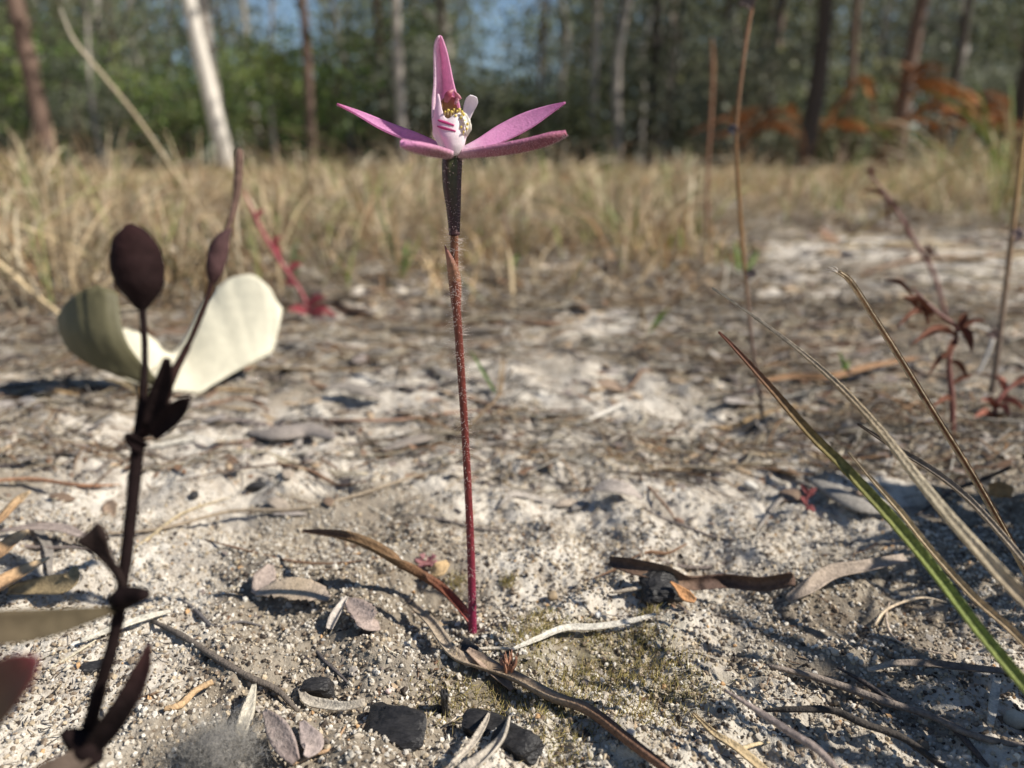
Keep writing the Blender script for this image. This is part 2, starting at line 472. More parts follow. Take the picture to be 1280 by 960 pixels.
m = M()
x, d = scatter(46000, 0.055, 0.15, 0.85, 0.6)
k = clumpy(x, d, -0.75); x, d = x[k], d[k]
grains(m, x, d, 0.00014 + 0.00030 * rng.random(len(x)) ** 2.2, ico())
x, d = scatter(300, 0.06, 0.16, 0.85, 0.6)
grains(m, x, d, 0.00045 + 0.0002 * rng.random(300), ico())
o = m.build('sand_grains', M_grain, smooth=False); tag(o, 'loose coarse white and grey quartz sand grains around the orchid', None, kind='stuff')
m = M()
x, d = scatter(70000, 0.14, 0.36, 0.80, 1.0)
k = clumpy(x, d, -0.45); x, d = x[k], d[k]
grains(m, x, d, 0.00016 + 0.00032 * rng.random(len(x)) ** 2.2, octa(), dark=.35)
o = m.build('sand_grains', M_grain, smooth=False); tag(o, 'sand grains and crumbs on the open ground behind the orchid', None, kind='stuff')

# ------------------------------------------------------------------ the orchid
def build_orchid():
    base = G(591, 790)
    root = empty('pink_orchid', base, 'slender pink orchid in flower on a hairy dark red stem', 'orchid')
    zb = float((base[1]) * CP + (CAMH - base[2]) * SP)
    zf = 0.1035                                      # depth of the flower
    pix = [(591, 790), (589, 700), (585, 610), (580, 520), (574, 430), (570, 375), (568, 330), (568, 292)]
    zz = np.interp([q[1] for q in pix], [200, 790], [zf, zb])
    spts = [P(a, b, z) for (a, b), z in zip(pix, zz)]
    spts[0] = base - np.array([0, 0, 0.002])
    stem_c = [(0.22, 0.018, 0.065), (0.17, 0.020, 0.030), (0.135, 0.022, 0.018), (0.125, 0.025, 0.016), (0.13, 0.030, 0.017), (0.15, 0.045, 0.022), (0.14, 0.055, 0.025)]
    m = M(); m.sweep(spts, [0.00074, 0.00066, 0.00062, 0.00060, 0.00062, 0.00064, 0.0006, 0.0006], stem_c, n=60, k=14, wob=0.015)
    stem = m.build('stem', M_stem, root)
    # sheathing bract
    m = M()
    bp = [P(571, 385, np.interp(385, [200, 790], [zf, zb])), P(569, 350, zf + 0.0055), P(564, 328, zf + 0.0035), P(556, 307, zf + 0.0022)]
    m.ribbon(bp, [0.0007, 0.00095, 0.0006, 0.00005], [(0.16, 0.045, 0.03), (0.22, 0.10, 0.055), (0.24, 0.12, 0.08), (0.17, 0.05, 0.045)], hint=(0.25, -1, 0.1), n=20, k=7, cup=-0.9, thick=0.00025)
    m.build('bract', M_stem, root)
    # ovary
    m = M()
    op = [P(568, 294, zf + 0.0012), P(567, 262, zf + 0.0009), P(565, 232, zf + 0.0004), P(565, 206, zf), P(566, 194, zf)]
    n, k = 26, 18
    p = crom(op, n); r = lerpv([0.00072, 0.00095, 0.00125, 0.00135, 0.00125], n)
    T, S, N = frames(p, (0, -1, 0.2))
    a = np.linspace(0, 2 * math.pi, k, endpoint=False)
    rr = r[:, None] * (1 + 0.07 * np.cos(6 * a)[None])
    V = p[:, None] + rr[..., None] * (np.cos(a)[None, :, None] * S[:, None] + np.sin(a)[None, :, None] * N[:, None])
    green = (np.cos(3 * a + 2.09) > 0.1)[None, :, None] * np.linspace(0.0, 1, n)[:, None, None]
    C = np.array([0.045, 0.012, 0.014]) * (1 - green) + green * np.array([0.05, 0.065, 0.022])
    i = np.arange(n - 1)[:, None] * k; j = np.arange(k)[None]; j2 = (j + 1) % k
    F = np.stack([i + j, i + j2, i + k + j2, i + k + j], -1).reshape(-1, 4)
    m.add(V.reshape(-1, 3), F, C.reshape(-1, 3))
    m.build('ovary', M_stem, root)
    # hairs on stem and ovary
    m = M()
    def hairs(pts, rad, count, lmin, lmax, col, tip=None):
        pc = crom(pts, 400); rr_ = lerpv(rad, 400)
        T, S, N = frames(pc, (0.2, 1, 0.1))
        ii = rng.integers(0, 400, count); an = rng.random(count) * 2 * math.pi
        dr = S[ii] * np.cos(an)[:, None] + N[ii] * np.sin(an)[:, None]
        dr = unit(dr + 0.35 * rng.normal(size=(count, 3)))
        b0 = pc[ii] + (S[ii] * np.cos(an)[:, None] + N[ii] * np.sin(an)[:, None]) * rr_[ii][:, None] * 0.9
        ln = lmin + (lmax - lmin) * rng.random(count) ** 1.5
        spikes(m, b0, dr, ln, 0.00003, col)
        if tip is not None:
            sel = rng.random(count) < 0.5
            blob = b0[sel] + dr[sel] * ln[sel][:, None]
            V0, F0 = octa(); V = V0[None] * 0.00005 + blob[:, None]
            m.add(V.reshape(-1, 3), (F0[None] + (np.arange(len(blob)) * 6)[:, None, None]).reshape(-1, 3), tip)
    hairs(spts, [0.0007, 0.00063, 0.00063, 0.0006], 950, 0.0006, 0.0018, (0.80, 0.70, 0.66), (0.88, 0.85, 0.83))
    hairs(op, [0.0007, 0.001, 0.0013, 0.0013], 420, 0.0003, 0.0007, (0.6, 0.42, 0.4), (0.7, 0.55, 0.55))
    h = m.build('hairs', M_hair, root); h['kind'] = 'stuff'
    # lateral tepals
    PK = (0.76, 0.36, 0.62); PKL = (0.72, 0.34, 0.55); DK = (0.22, 0.075, 0.10); DP = (0.34, 0.14, 0.19)
    def tepal(name, pts, wid, c, cb, hint, cup, thick=0.00035, label=None, fuzz=0):
        m = M(); q = [P(*a) for a in pts]
        m.ribbon(q, wid, c, hint=hint, n=34, k=9, cup=cup, thick=thick, cb=cb)
        o = m.build(name, M_petal if name == 'petal' else M_sepal, root)
        if label: o['label'] = label
        if fuzz:
            m = M(); pc = crom(q, 200); wv = lerpv(wid, 200); T, S, N = frames(pc, hint)
            ii = rng.integers(4, 200, fuzz); s = rng.random(fuzz) * 2 - 1
            b0 = pc[ii] + S[ii] * (s * wv[ii])[:, None] + N[ii] * ((cup * wv[ii] * (s ** 2 - 0.4)) - thick / 2)[:, None]
            dr = unit(-N[ii] + 0.5 * S[ii] * s[:, None] + 0.5 * rng.normal(size=(fuzz, 3)))
            spikes(m, b0, dr, 0.00018 + 0.00022 * rng.random(fuzz), 0.000018, (0.7, 0.5, 0.55))
            h = m.build('fuzz', M_hair, o); h['kind'] = 'stuff'
        return o
    z = zf
    tepal('petal', [(566, 190, z + 0.001), (545, 183, z + 0.002), (515, 172, z + 0.003), (480, 158, z + 0.003), (448, 142, z + 0.0025), (421, 130, z + 0.0018)],
          [0.0004, 0.0007, 0.0010, 0.0009, 0.00045, 0.00004], [(0.8, 0.6, 0.72), PK, PK, PK, (0.62, 0.20, 0.40)], None, (-0.25, -0.55, 0.8), 0.25, label='narrow magenta petal reaching out to a fine point', fuzz=300)
    tepal('petal', [(572, 191, z + 0.0008), (600, 181, z + 0.0018), (630, 166, z + 0.0028), (660, 151, z + 0.003), (686, 138, z + 0.0026), (707, 128, z + 0.002)],
          [0.0004, 0.0009, 0.00135, 0.0013, 0.0007, 0.00004], [(0.85, 0.72, 0.8), PK, PK, PK, (0.60, 0.22, 0.46)], None, (0.1, -0.85, 0.55), 0.2, label='broad magenta petal lifted over the dusky sepal', fuzz=300)
    tepal('lateral_sepal', [(570, 194, z - 0.0005), (598, 192, z - 0.0018), (632, 188, z - 0.0030), (664, 182, z - 0.0038), (690, 174, z - 0.0042), (708, 166, z - 0.0044)],
          [0.0006, 0.0010, 0.0013, 0.0014, 0.0012, 0.0002], [(0.7, 0.5, 0.58), (.52, .22, .36), (.48, .19, .33), (.42, .15, .26), (.36, .12, .20)], [(0.55, 0.36, 0.40), (.33, .14, .19), (.25, .10, .125), DK, (.26, .085, .12)], (0.05, 0.22, 1), 0.55, thick=0.0006, label='long sepal with dusky red underside', fuzz=900)
    tepal('lateral_sepal', [(564, 194, z - 0.0006), (552, 192, z - 0.0032), (538, 189, z - 0.0062), (524, 185.5, z - 0.0088), (512, 182, z - 0.0108), (502, 180, z - 0.012)],
          [0.0006, 0.0014, 0.0018, 0.0018, 0.0013, 0.0003], [(0.7, 0.5, 0.6), (.46, .22, .33), (.46, .22, .34), (.50, .22, .36), (.56, .22, .42)], [(0.50, 0.34, 0.38), (.30, .15, .18), (.28, .13, .16), (.40, .16, .28), (.56, .22, .42)], (0.30, 0.22, 1), 0.5, thick=0.0006, label='short-looking sepal pointing forward with furred underside', fuzz=900)
    # dorsal sepal: a folded channel standing up behind the column
    rows = [  # left edge, fold, right edge (pixel x, pixel y, depth offset)
        ((557, 193, 0.0012), (564, 193, 0.0020), (570, 193, 0.0012)),
        ((546, 176, 0.0012), (560, 176, 0.0028), (574, 176, 0.0012)),
        ((541, 152, 0.0004), (555, 152, 0.0030), (576, 152, 0.0010)),
        ((541, 128, 0.0002), (552, 128, 0.0026), (574, 131, 0.0004)),
        ((543, 103, 0.0000), (553, 103, 0.0020), (567, 106, -0.0002)),
        ((543, 80, -0.0004), (552, 80, 0.0012), (562, 82, -0.0006)),
        ((543, 62, -0.0008), (550, 62, 0.0004), (558, 64, -0.0010)),
        ((545, 51, -0.0012), (550, 50, -0.0006), (554, 52, -0.0013)),
        ((548, 46, -0.0015), (550, 45, -0.0013), (551.5, 46, -0.0015))]
    g = np.array([[P(a, b, z + dz) for a, b, dz in r_] for r_ in rows])
    gn = 30; g = np.stack([crom(g[:, q], gn) for q in range(3)], 1)
    g = np.stack([crom(g[q], 11) for q in range(gn)], 0)
    tt = np.linspace(0, 1, gn)[:, None, None]; ss = np.linspace(0, 1, 11)[None, :, None]
    inner = np.array([0.80, 0.40, 0.60]) * (1 - 0.15 * tt) + 0 * ss
    lw = 0.8 * (1 - sstep(0.34, 0.56, ss))  # lit left strip of the sepal, painted into its colour
    inner = inner * (1 - lw) + np.array([0.92, 0.74, 0.84]) * lw
    inner = np.broadcast_to(inner, (gn, 11, 3)).reshape(-1, 3)
    m = M(); m.sheet(g, inner, 0.0003, cb=inner)
    ds = m.build('dorsal_sepal', M_petal, root)
    ds['label'] = 'tall upright hooded pink sepal'
    m = M(); eg = np.vstack([g[3:, 0], g[3:, 0]]); q = rng.integers(0, gn - 3, 420)
    b0 = g[3 + q, 0] * 0.999 + g[3 + q, 1] * 0.001
    spikes(m, b0, unit(np.array([-1, -0.3, 0.1]) + 0.6 * rng.normal(size=(420, 3))), 0.00012 + 0.0002 * rng.random(420), 0.000016, (0.8, 0.6, 0.7))
    h = m.build('fuzz', M_hair, ds); h['kind'] = 'stuff'
    # column: arched, barred, with a dark red cap
    m = M()
    cp = [P(566, 192, z + 0.0006), P(560, 172, z + 0.0012), P(558, 150, z + 0.0010), P(560, 132, z + 0.0003), P(565, 121, z - 0.0005)]
    m.ribbon(cp, [0.0006, 0.0010, 0.0013, 0.0014, 0.0007], [(0.78, 0.6, 0.62), (0.7, 0.5, 0.45), (0.50, 0.38, 0.14), (0.46, 0.28, 0.14), (0.50, 0.16, 0.22)], hint=(0.4, -1, 0.1), n=22, k=9, cup=0.9, thick=0.0004)
    colm = m.build('column', M_white, root)
    m = M(); m.sweep([P(557, 128, z - 0.0010), P(561, 118, z - 0.0014), P(567, 112, z - 0.0014)], [0.0003, 0.00062, 0.0001], [(0.50, 0.20, 0.24), (0.36, 0.05, 0.10), (0.6, 0.3, 0.34)], n=14, k=10, flat=0.7)
    m.build('anther_cap', M_white, colm)
    m = M(); m.sweep([P(569, 130, z - 0.0006), P(572, 122, z - 0.0006), P(568, 114, z - 0.0012)], [0.0004, 0.0006, 0.0001], [(0.70, 0.40, 0.45), (0.66, 0.28, 0.36), (0.6, 0.25, 0.3)], n=12, k=8, flat=0.5)
    m.build('column_wing', M_white, colm)
    # labellum: a cup with two raised side lobes
    def cup_pt(u, v):
        """u angle (0 = right, -90 = towards camera), v 0 base .. 1 rim"""
        ur = np.radians(u)
        top = 146 - 29 * np.exp(-((u + 148) / 22.0) ** 2) - 5 * np.exp(-((u + 60) / 30.0) ** 2) + 4 * np.exp(-((u + 100) / 25.0) ** 2)
        yy = 194 + (top - 194) * v
        prof = np.interp(v, [0, 0.1, 0.25, 0.5, 0.75, 1], [0.20, 0.45, 0.74, 1.0, 1.0, 0.86])
        cx = np.interp(v, [0, 0.5, 1], [567, 562, 563])
        rx = 20.5 * prof
        xx = cx + rx * np.cos(ur)
        zz_ = z - 0.0014 + 0.0022 * prof * np.sin(ur)
        return P(xx, yy, zz_)
    us = np.linspace(-205, 12, 34); vs = np.linspace(0, 1, 16)
    g = np.array([[cup_pt(u, v) for v in vs] for u in us])
    uu, vv = np.meshgrid(us, vs, indexing='ij')
    pk = np.exp(-((uu + 150) / 38) ** 2) * np.clip(vv * 1.6, 0, 1) * (1 - 0.55 * np.exp(-((vv - 0.98) / 0.2) ** 2))
    pk = pk + 0.55 * np.exp(-((uu + 115) / 30) ** 2) * np.exp(-((vv - 0.45) / 0.25) ** 2)
    pk = np.clip(pk, 0, 1)[..., None] * 0.75
    C = np.array([0.84, 0.745, 0.775]) * (1 - pk) + np.array([0.80, 0.36, 0.58]) * pk
    m = M(); m.sheet(g, C.reshape(-1, 3), 0.00022)
    lab = m.build('labellum', M_white, root)
    lab['label'] = 'white and pink cupped lip with red bars'
    def vat(u, y):
        return (y - 194) / (146 - 29 * math.exp(-((u + 148) / 22.0) ** 2) - 5 * math.exp(-((u + 60) / 30.0) ** 2) + 4 * math.exp(-((u + 100) / 25.0) ** 2) - 194)
    for (u0, u1, y0, y1, hw) in ((-132, -76, 150.5, 157, 0.00018), (-134, -70, 158, 164, 0.00016)):
        m = M(); q = []
        for s in np.linspace(0, 1, 9):
            us_ = u0 + (u1 - u0) * s; a = cup_pt(us_, min(vat(us_, y0 + (y1 - y0) * s), .97)); cc = P(563, 165, z - 0.0014); dd = a - cc; dd[2] *= 0.2
            q.append(a + unit(dd) * 0.00017)
        cc = P(563, 165, z - 0.0014); hint = unit(np.array(q) - cc); hint = crom(hint, 18)
        m.ribbon(q, [0.00008, hw, hw, hw * 0.8, 0.0001], (0.55, 0.06, 0.22), hint=hint, n=18, k=3, thick=0.00012)
        m.build('red_bar', M_white, lab)
    # far side lobe: a white paddle
    m = M(); m.ribbon([P(580, 160, z + 0.0004), P(582, 150, z + 0.0006), P(586, 136, z + 0.0003), P(590, 126, z - 0.0002), P(592, 120, z - 0.0006)], [0.0003, 0.00055, 0.0008, 0.0009, 0.0005], [(0.85, 0.82, 0.82), (0.84, 0.76, 0.80), (0.86, 0.80, 0.83)], hint=(0.15, -1, 0.2), n=18, k=7, cup=0.3, thick=0.00025)
    m.build('side_lobe', M_white, lab)
    # mid lobe: a recurved tongue edged with yellow calli
    m = M(); m.ribbon([P(572, 150, z - 0.0022), P(577, 144, z - 0.0027), P(582, 149, z - 0.0032), P(585, 160, z - 0.0030), P(583, 170, z - 0.0022)], [0.0003, 0.0004, 0.00042, 0.0004, 0.0001], [(0.84, 0.76, 0.76), (0.85, 0.82, 0.74), (0.84, 0.78, 0.70)], hint=(0.5, -1, 0.3), n=20, k=7, rag=.12, cup=0.5, thick=0.0003)
    mid = m.build('mid_lobe', M_white, lab)
    spots = [(556, 141), (560, 139), (564, 141), (567, 138), (571, 140), (574, 138), (577, 141), (579, 144), (576, 148), (580, 152), (584, 156), (583, 162), (579, 166), (576, 160), (569, 146)]
    for a, b in spots:
        m = M(); q0 = P(a, b + 4, z - 0.0026); q1 = P(a + 0.5, b - 1.5, z - 0.0034)
        m.sweep([q0, (q0 + q1) / 2, q1, q1 + (q1 - q0) * 0.15], np.array([0.00010, 0.00008, 0.00018, 0.00004]) * rng.uniform(.7, 1.25), [(0.85, 0.8, 0.6), (0.8, 0.68, 0.25), (0.78, 0.60, 0.10)], n=8, k=6)
        m.build('callus', M_white, mid)
    # basal leaf
    m = M()
    lp = [G(589, 787) + [0, 0, 0.0008], G(582, 768, 0.0015), G(560, 742, 0.004), G(527, 720, 0.0065), G(497, 703, 0.0085), G(462, 683, 0.009), G(425, 671, 0.0085), G(378, 664, 0.0068)]
    m.ribbon(lp, [0.0006, 0.0008, 0.0008, 0.0009, 0.0010, 0.0010, 0.0008, 0.0002],
             [(0.34, 0.08, 0.08), (0.26, 0.08, 0.055), (0.17, 0.08, 0.045), (0.19, 0.115, 0.06), (0.17, 0.11, 0.06), (0.17, 0.07, 0.04)], hint=(-0.2, 0.3, 1), n=44, k=7, cup=1.3, thick=0.0004, twist=0.5)
    m.build('basal_leaf', M_dry, root)['label'] = 'withered strap leaf arching from the base'
    return root

def spikes(m, b0, dr, ln, r, c):
    n = len(b0); a = unit(np.cross(dr, rng.normal(size=(n, 3)))); b = np.cross(dr, a)
    an = np.array([0, 2.094, 4.189])
    ring = b0[:, None] + r * (np.cos(an)[None, :, None] * a[:, None] + np.sin(an)[None, :, None] * b[:, None])
    tip = b0 + dr * np.asarray(ln)[:, None]
    V = np.concatenate([ring, tip[:, None]], 1).reshape(-1, 3)
    i = np.arange(n)[:, None] * 4
    F = np.concatenate([i + np.array([[0, 1, 3]]), i + np.array([[1, 2, 3]]), i + np.array([[2, 0, 3]])], 0)
    m.add(V, F, c)
build_orchid()

MARKS = [(-60, 'left of the folded gum leaf'), (150, 'behind the fat dark capsule'), (290, 'below the white-barked trunk'), (390, 'beyond the crimson herb'), (500, 'left of the orchid ovary'), (590, 'straight behind the orchid stem'),
         (690, 'right of the orchid ovary'), (790, 'around the bright green tuft'), (890, 'round the blurred rusty stalk'), (960, 'by the tall amber stalk'), (1060, 'above the frayed dry blade'), (1150, 'behind the rusty herbs'), (1250, 'by the upright edge stalk')]
WOOD = [(-60, 'left of the brown-barked tree'), (64, 'by the brown-barked tree'), (170, 'between the brown-barked and white-barked trees'), (288, 'by the white-barked tree'), (390, 'under the first blue sky gap'), (505, 'behind the upright sepal'),
        (620, 'under the second blue sky gap'), (757, 'by the two slim grey trunks'), (880, 'between the slim grey trunks and the blackened tree'), (1004, 'by the blackened tree'), (1118, 'by the reddish-brown trunk'), (1200, 'right of the reddish-brown trunk'), (1300, 'by the dark trunk at the edge')]
def near(x, y, marks=MARKS):
    px = 640 + x / (y * CP) * FPX
    return min(marks, key=lambda q: abs(q[0] - px))[1]

# ------------------------------------------------------------------ single pieces on the ground
GREY = (0.30, 0.27, 0.24); PALE = (0.62, 0.55, 0.42); BROWN = (0.20, 0.12, 0.075); DARK = (0.075, 0.055, 0.05); TAN = (0.45, 0.31, 0.16); WHITE = (0.70, 0.66, 0.58)

def gpts(pix, lift):
    out = []
    for q in pix: out.append(G(q[0], q[1], lift + (q[2] if len(q) > 2 else 0.0)))
    z = np.array([q[2] for q in out])
    if len(z) > 2:
        zs = z.copy(); zs[1:-1] = .25 * z[:-2] + .5 * z[1:-1] + .25 * z[2:]
        for q, a in zip(out, zs): q[2] = a
    return out
def stick(name, pix, r, c, label, cat, lift=None, mat_=None, k=7, n=22, group=None, flat=0.8):
    lift = (r if np.ndim(r) == 0 else max(r)) * 0.7 if lift is None else lift
    rr = [r * 0.7, r, r, r * 0.9, r * 0.35] if np.ndim(r) == 0 else r
    m = M(); m.sweep(gpts(pix, lift), rr, c, n=n, k=k, flat=flat, wob=0.06)
    return tag(m.build(name, mat_ or M_bark), label, cat, group)
def strap(name, pix, wid, c, label, cat, lift=0.0006, hint=(0, -0.25, 1), cup=0.4, twist=0.0, mat_=None, thick=0.0003, n=30, rag=0.0, cb=None, group=None, curl=None, k=7):
    m = M(); m.ribbon(gpts(pix, lift), wid, c, hint=hint, n=n, k=k, cup=cup, twist=twist, thick=thick, rag=rag, cb=cb, curl=curl)
    return tag(m.build(name, mat_ or M_dry), label, cat, group)

strap('dead_leaf_strip', [(514, 756, .002), (540, 782, .0015), (566, 812, .001), (600, 832, .001), (640, 852, .0012), (690, 872, .001), (735, 890, .0008), (790, 926, .0015), (845, 972, .002)],
      [0.0006, 0.0009, 0.0010, 0.0009, 0.0010, 0.0011, 0.0011, 0.0010, 0.0008], [(0.34, 0.27, 0.20), (0.40, 0.33, 0.25), (0.26, 0.19, 0.13), (0.36, 0.28, 0.2), (0.19, 0.11, 0.07), (0.17, 0.09, 0.06)],
      'long brown folded strip of dead leaf curving past the orchid base', 'dead leaf', cup=0.8, twist=0.9, thick=0.0004)
strap('dead_leaf_strip', [(584, 812, .001), (604, 826, .0008), (625, 845, .0008), (640, 862, .0004)], [0.0004, 0.0010, 0.0011, 0.0003], (0.34, 0.25, 0.19),
      'short brown scrap of leaf tucked against the long folded strip', 'dead leaf', cup=0.5)
strap('bark_strip', [(762, 702, .0035), (790, 705, .004), (830, 716, .0035), (860, 725, .003), (905, 731, .003), (950, 729, .0035), (992, 722, .0045)],
      [0.0008, 0.0014, 0.0014, 0.0013, 0.0013, 0.0013, 0.0012], [(0.10, 0.065, 0.05), (0.13, 0.08, 0.055), (0.22, 0.14, 0.09), (0.09, 0.055, 0.045), (0.20, 0.12, 0.08), (0.12, 0.075, 0.055)],
      'dark brown curved strip of bark lying near the black charcoal lump', 'bark', hint=(0, -0.8, 0.7), cup=0.9, thick=0.0005, twist=-0.4)
strap('fallen_leaflet', [(838, 727, .004), (846, 735, .003), (857, 745, .002), (869, 751, .0016)], [0.00015, 0.0005, 0.0011, 0.0005], [(0.40, 0.20, 0.09), (0.52, 0.27, 0.12), (0.50, 0.26, 0.12)],
      'small orange-brown leaflet hanging under the dark bark strip', 'leaflet', hint=(0.2, -0.7, 0.6), cup=0.3)
strap('dead_leaf_strip', [(984, 748, .001), (1010, 734, .0015), (1040, 716, .0025), (1080, 704, .003), (1132, 698, .003)], [0.0006, 0.0013, 0.0014, 0.0012, 0.0009], [(0.34, 0.28, 0.23), (0.42, 0.34, 0.27), (0.32, 0.26, 0.21), (0.36, 0.30, 0.25)],
      'grey-brown strap leaf reaching from the bark strip towards the grass blades', 'dead leaf', cup=0.5, hint=(0, -0.5, 1))
stick('straw', [(764, 741, .001), (795, 735, .0015), (834, 729, .002)], 0.00042, [(0.50, 0.42, 0.33), (0.66, 0.58, 0.46)], 'short pale straw beside the black charcoal lump', 'straw', mat_=M_straw)
strap('straw', [(640, 812, .0004), (670, 798, .001), (705, 788, .001), (745, 783, .0012), (785, 780, .001), (820, 768, .0006)], [0.0002, 0.00045, 0.0006, 0.0006, 0.0005, 0.0002], (0.72, 0.68, 0.60),
      'bleached white curved straw on the sand right of the orchid base', 'straw', mat_=M_straw, cup=0.5)
stick('straw', [(596, 811, .0002), (620, 812, .0004), (642, 811, .0004)], 0.0003, (0.66, 0.60, 0.5), 'tiny pale straw at the foot of the orchid', 'straw', mat_=M_straw)
strap('straw', [(374, 860, .001), (384, 875, .0008), (405, 883, .0008), (430, 882, .001), (456, 879, .001)], [0.0003, 0.0007, 0.0008, 0.0007, 0.0006], [(0.30, 0.26, 0.22), (0.62, 0.56, 0.47), (0.70, 0.64, 0.54), (0.6, 0.53, 0.43)],
      'bleached hooked strip lying on the sand above the paired grey leaves', 'straw', mat_=M_straw, cup=0.5)
strap('wood_splinter', [(318, 857, .002), (309, 888, .0015), (299, 922, .001)], [0.0003, 0.0009, 0.0008], (0.74, 0.68, 0.56), 'pale wood splinter standing by the grey fluff', 'splinter', cup=0.2, thick=0.0006, mat_=M_straw)
strap('dead_leaf', [(331, 888, .0028), (345, 908, .0026), (358, 932, .0018), (370, 952, .001)], [0.0003, 0.0014, 0.0014, 0.0006], [(0.36, 0.29, 0.26), (0.33, 0.27, 0.245), (0.26, 0.20, 0.18)],
      'speckled grey-brown leaf of a pair joined at the tip, the longer one', 'dead leaf', cup=0.2, hint=(-0.1, -0.7, 0.7), thick=0.0003)
strap('dead_leaf', [(377, 902, .001), (386, 918, .0015), (392, 934, .001), (382, 946, .0008)], [0.0003, 0.0012, 0.0013, 0.0004], [(0.34, 0.28, 0.26), (0.38, 0.31, 0.28)],
      'speckled grey-brown leaf of a pair joined at the tip, the smaller one', 'dead leaf', cup=0.25, hint=(0.2, -0.5, 0.8))
stick('twig', [(366, 956), (392, 945, .0005), (412, 928, .0005), (432, 908)], [0.0002, 0.0003, 0.0003, 0.00012], (0.38, 0.25, 0.15), 'thin orange-brown stalk below the paired grey leaves', 'twig')
stick('twig', [(190, 776), (225, 793, .0005), (270, 820, .0008), (310, 845, .0008), (345, 862, .0006), (372, 888)], [0.0004, 0.00055, 0.0006, 0.0006, 0.0005, 0.0003], (0.13, 0.108, 0.09), 'long dark grey twig slanting across the sand between pale straw and paired leaves', 'twig')
stick('twig', [(392, 808), (404, 822, .0004), (420, 838, .0004), (436, 855)], [0.0002, 0.0003, 0.0003, 0.0002], (0.085, 0.075, 0.075), 'short black kinked twig above the bleached hooked strip', 'twig')
stick('twig', [(228, 750), (246, 765), (268, 780), (300, 778), (330, 782)], [0.0003, 0.0004, 0.0004, 0.0003, 0.0002], (0.12, 0.11, 0.11), 'small crooked charcoal-grey twig near the long slanting twig', 'twig')
strap('straw', [(100, 802, .0006), (140, 786, .001), (180, 771, .001), (213, 764, .0008)], [0.0003, 0.0006, 0.0007, 0.0003], (0.74, 0.70, 0.60), 'bleached flat straw behind the dark dried stem', 'straw', mat_=M_straw, cup=0.2)
stick('straw', [(60, 838), (90, 818, .0004), (120, 800, .0004)], 0.00028, (0.66, 0.6, 0.46), 'fine yellowish straw beside the bleached flat straw', 'straw', mat_=M_straw)
stick('twig', [(205, 886, .0004), (225, 877, .0008), (245, 868, .001), (266, 852, .0016)], [0.0004, 0.0006, 0.0006, 0.0005], (0.44, 0.30, 0.17), 'short tan broken stick on clean sand', 'twig')
stick('twig', [(954, 888, .0006), (990, 884, .0022), (1040, 887, .003), (1080, 902, .0025), (1130, 926, .002), (1190, 968, .001)], [0.0003, 0.0005, 0.0006, 0.0006, 0.0006, 0.0004], (0.045, 0.038, 0.033), 'blackish arched twig in the sunny corner sand', 'twig')
stick('twig', [(960, 832), (1010, 846, .0006), (1060, 860, .001), (1110, 878, .001), (1160, 897, .001), (1220, 916, .0008), (1290, 934)], [0.0004, 0.0006, 0.0007, 0.0007, 0.0006, 0.0006, 0.0004], (0.20, 0.165, 0.14), 'long grey twig lying beside the blackish arched twig', 'twig')
stick('twig', [(1046, 834, .001), (1080, 852, .0014), (1110, 872, .0014), (1140, 886, .0008)], [0.0002, 0.0004, 0.0004, 0.0002], (0.06, 0.05, 0.048), 'thin black stalk lying over the long grey twig', 'twig')
stick('twig', [(1150, 890), (1185, 905, .0006), (1210, 925, .0008), (1235, 958, .0004)], [0.0003, 0.0005, 0.0005, 0.0003], (0.08, 0.065, 0.06), 'short black twig branching off the long grey twig', 'twig')
strap('straw', [(1085, 838, .001), (1120, 829, .002), (1165, 828, .002), (1210, 836, .0012), (1285, 842, .0006)], [0.0003, 0.0005, 0.0006, 0.0006, 0.0004], [(0.52, 0.46, 0.38), (0.22, 0.18, 0.15), (0.16, 0.13, 0.11), (0.24, 0.2, 0.17)], 'dark wiry strap crossing the sand under the green blade', 'dead leaf', cup=0.6)
strap('straw', [(866, 892, .0006), (895, 912, .001), (925, 936, .0012), (965, 972, .0012)], [0.0002, 0.00045, 0.0006, 0.0006], (0.55, 0.43, 0.26), 'tan flat straw with a fork in the sunny corner', 'straw', mat_=M_straw, cup=0.6)
stick('twig', [(926, 936, .0012), (945, 930, .001), (962, 928)], [0.0003, 0.0003, 0.0001], (0.50, 0.40, 0.25), 'tan side sliver touching the forked straw', 'twig')
stick('twig', [(1092, 782, .0006), (1110, 760, .0008), (1150, 748, .0008), (1185, 753, .0004)], [0.0002, 0.00028, 0.00028, 0.00015], (0.58, 0.47, 0.34), 'thin curled tan tendril on the sand under the blades', 'tendril')
stick('twig', [(1112, 752, .0004), (1108, 775, .0008), (1125, 800, .0006), (1190, 820, .0003)], [0.00015, 0.0002, 0.0002, 0.0001], (0.42, 0.34, 0.27), 'hair-thin looping rootlet beside the curled tan tendril', 'rootlet')
strap('straw', [(1238, 905, .0004), (1241, 880, .001), (1246, 848, .0014)], [0.0004, 0.0006, 0.0005], (0.66, 0.63, 0.56), 'pale stubby straw upright on the corner sand', 'straw', mat_=M_straw, cup=0.3)
stick('straw', [(120, 668, .0006), (200, 657, .001), (290, 645, .0012), (370, 634, .001), (450, 616, .001), (520, 596, .001), (560, 588, .0006)], [0.0003, 0.0005, 0.00055, 0.0005, 0.0005, 0.00045, 0.0002], (0.42, 0.34, 0.25), 'very long thin straw crossing the pale sand to the orchid stem', 'straw', mat_=M_straw)
stick('straw', [(150, 700, .0004), (190, 668, .0012), (230, 640, .0012), (285, 622, .0006)], 0.0004, (0.56, 0.46, 0.30), 'tan straw crossing the very long straw', 'straw', mat_=M_straw)
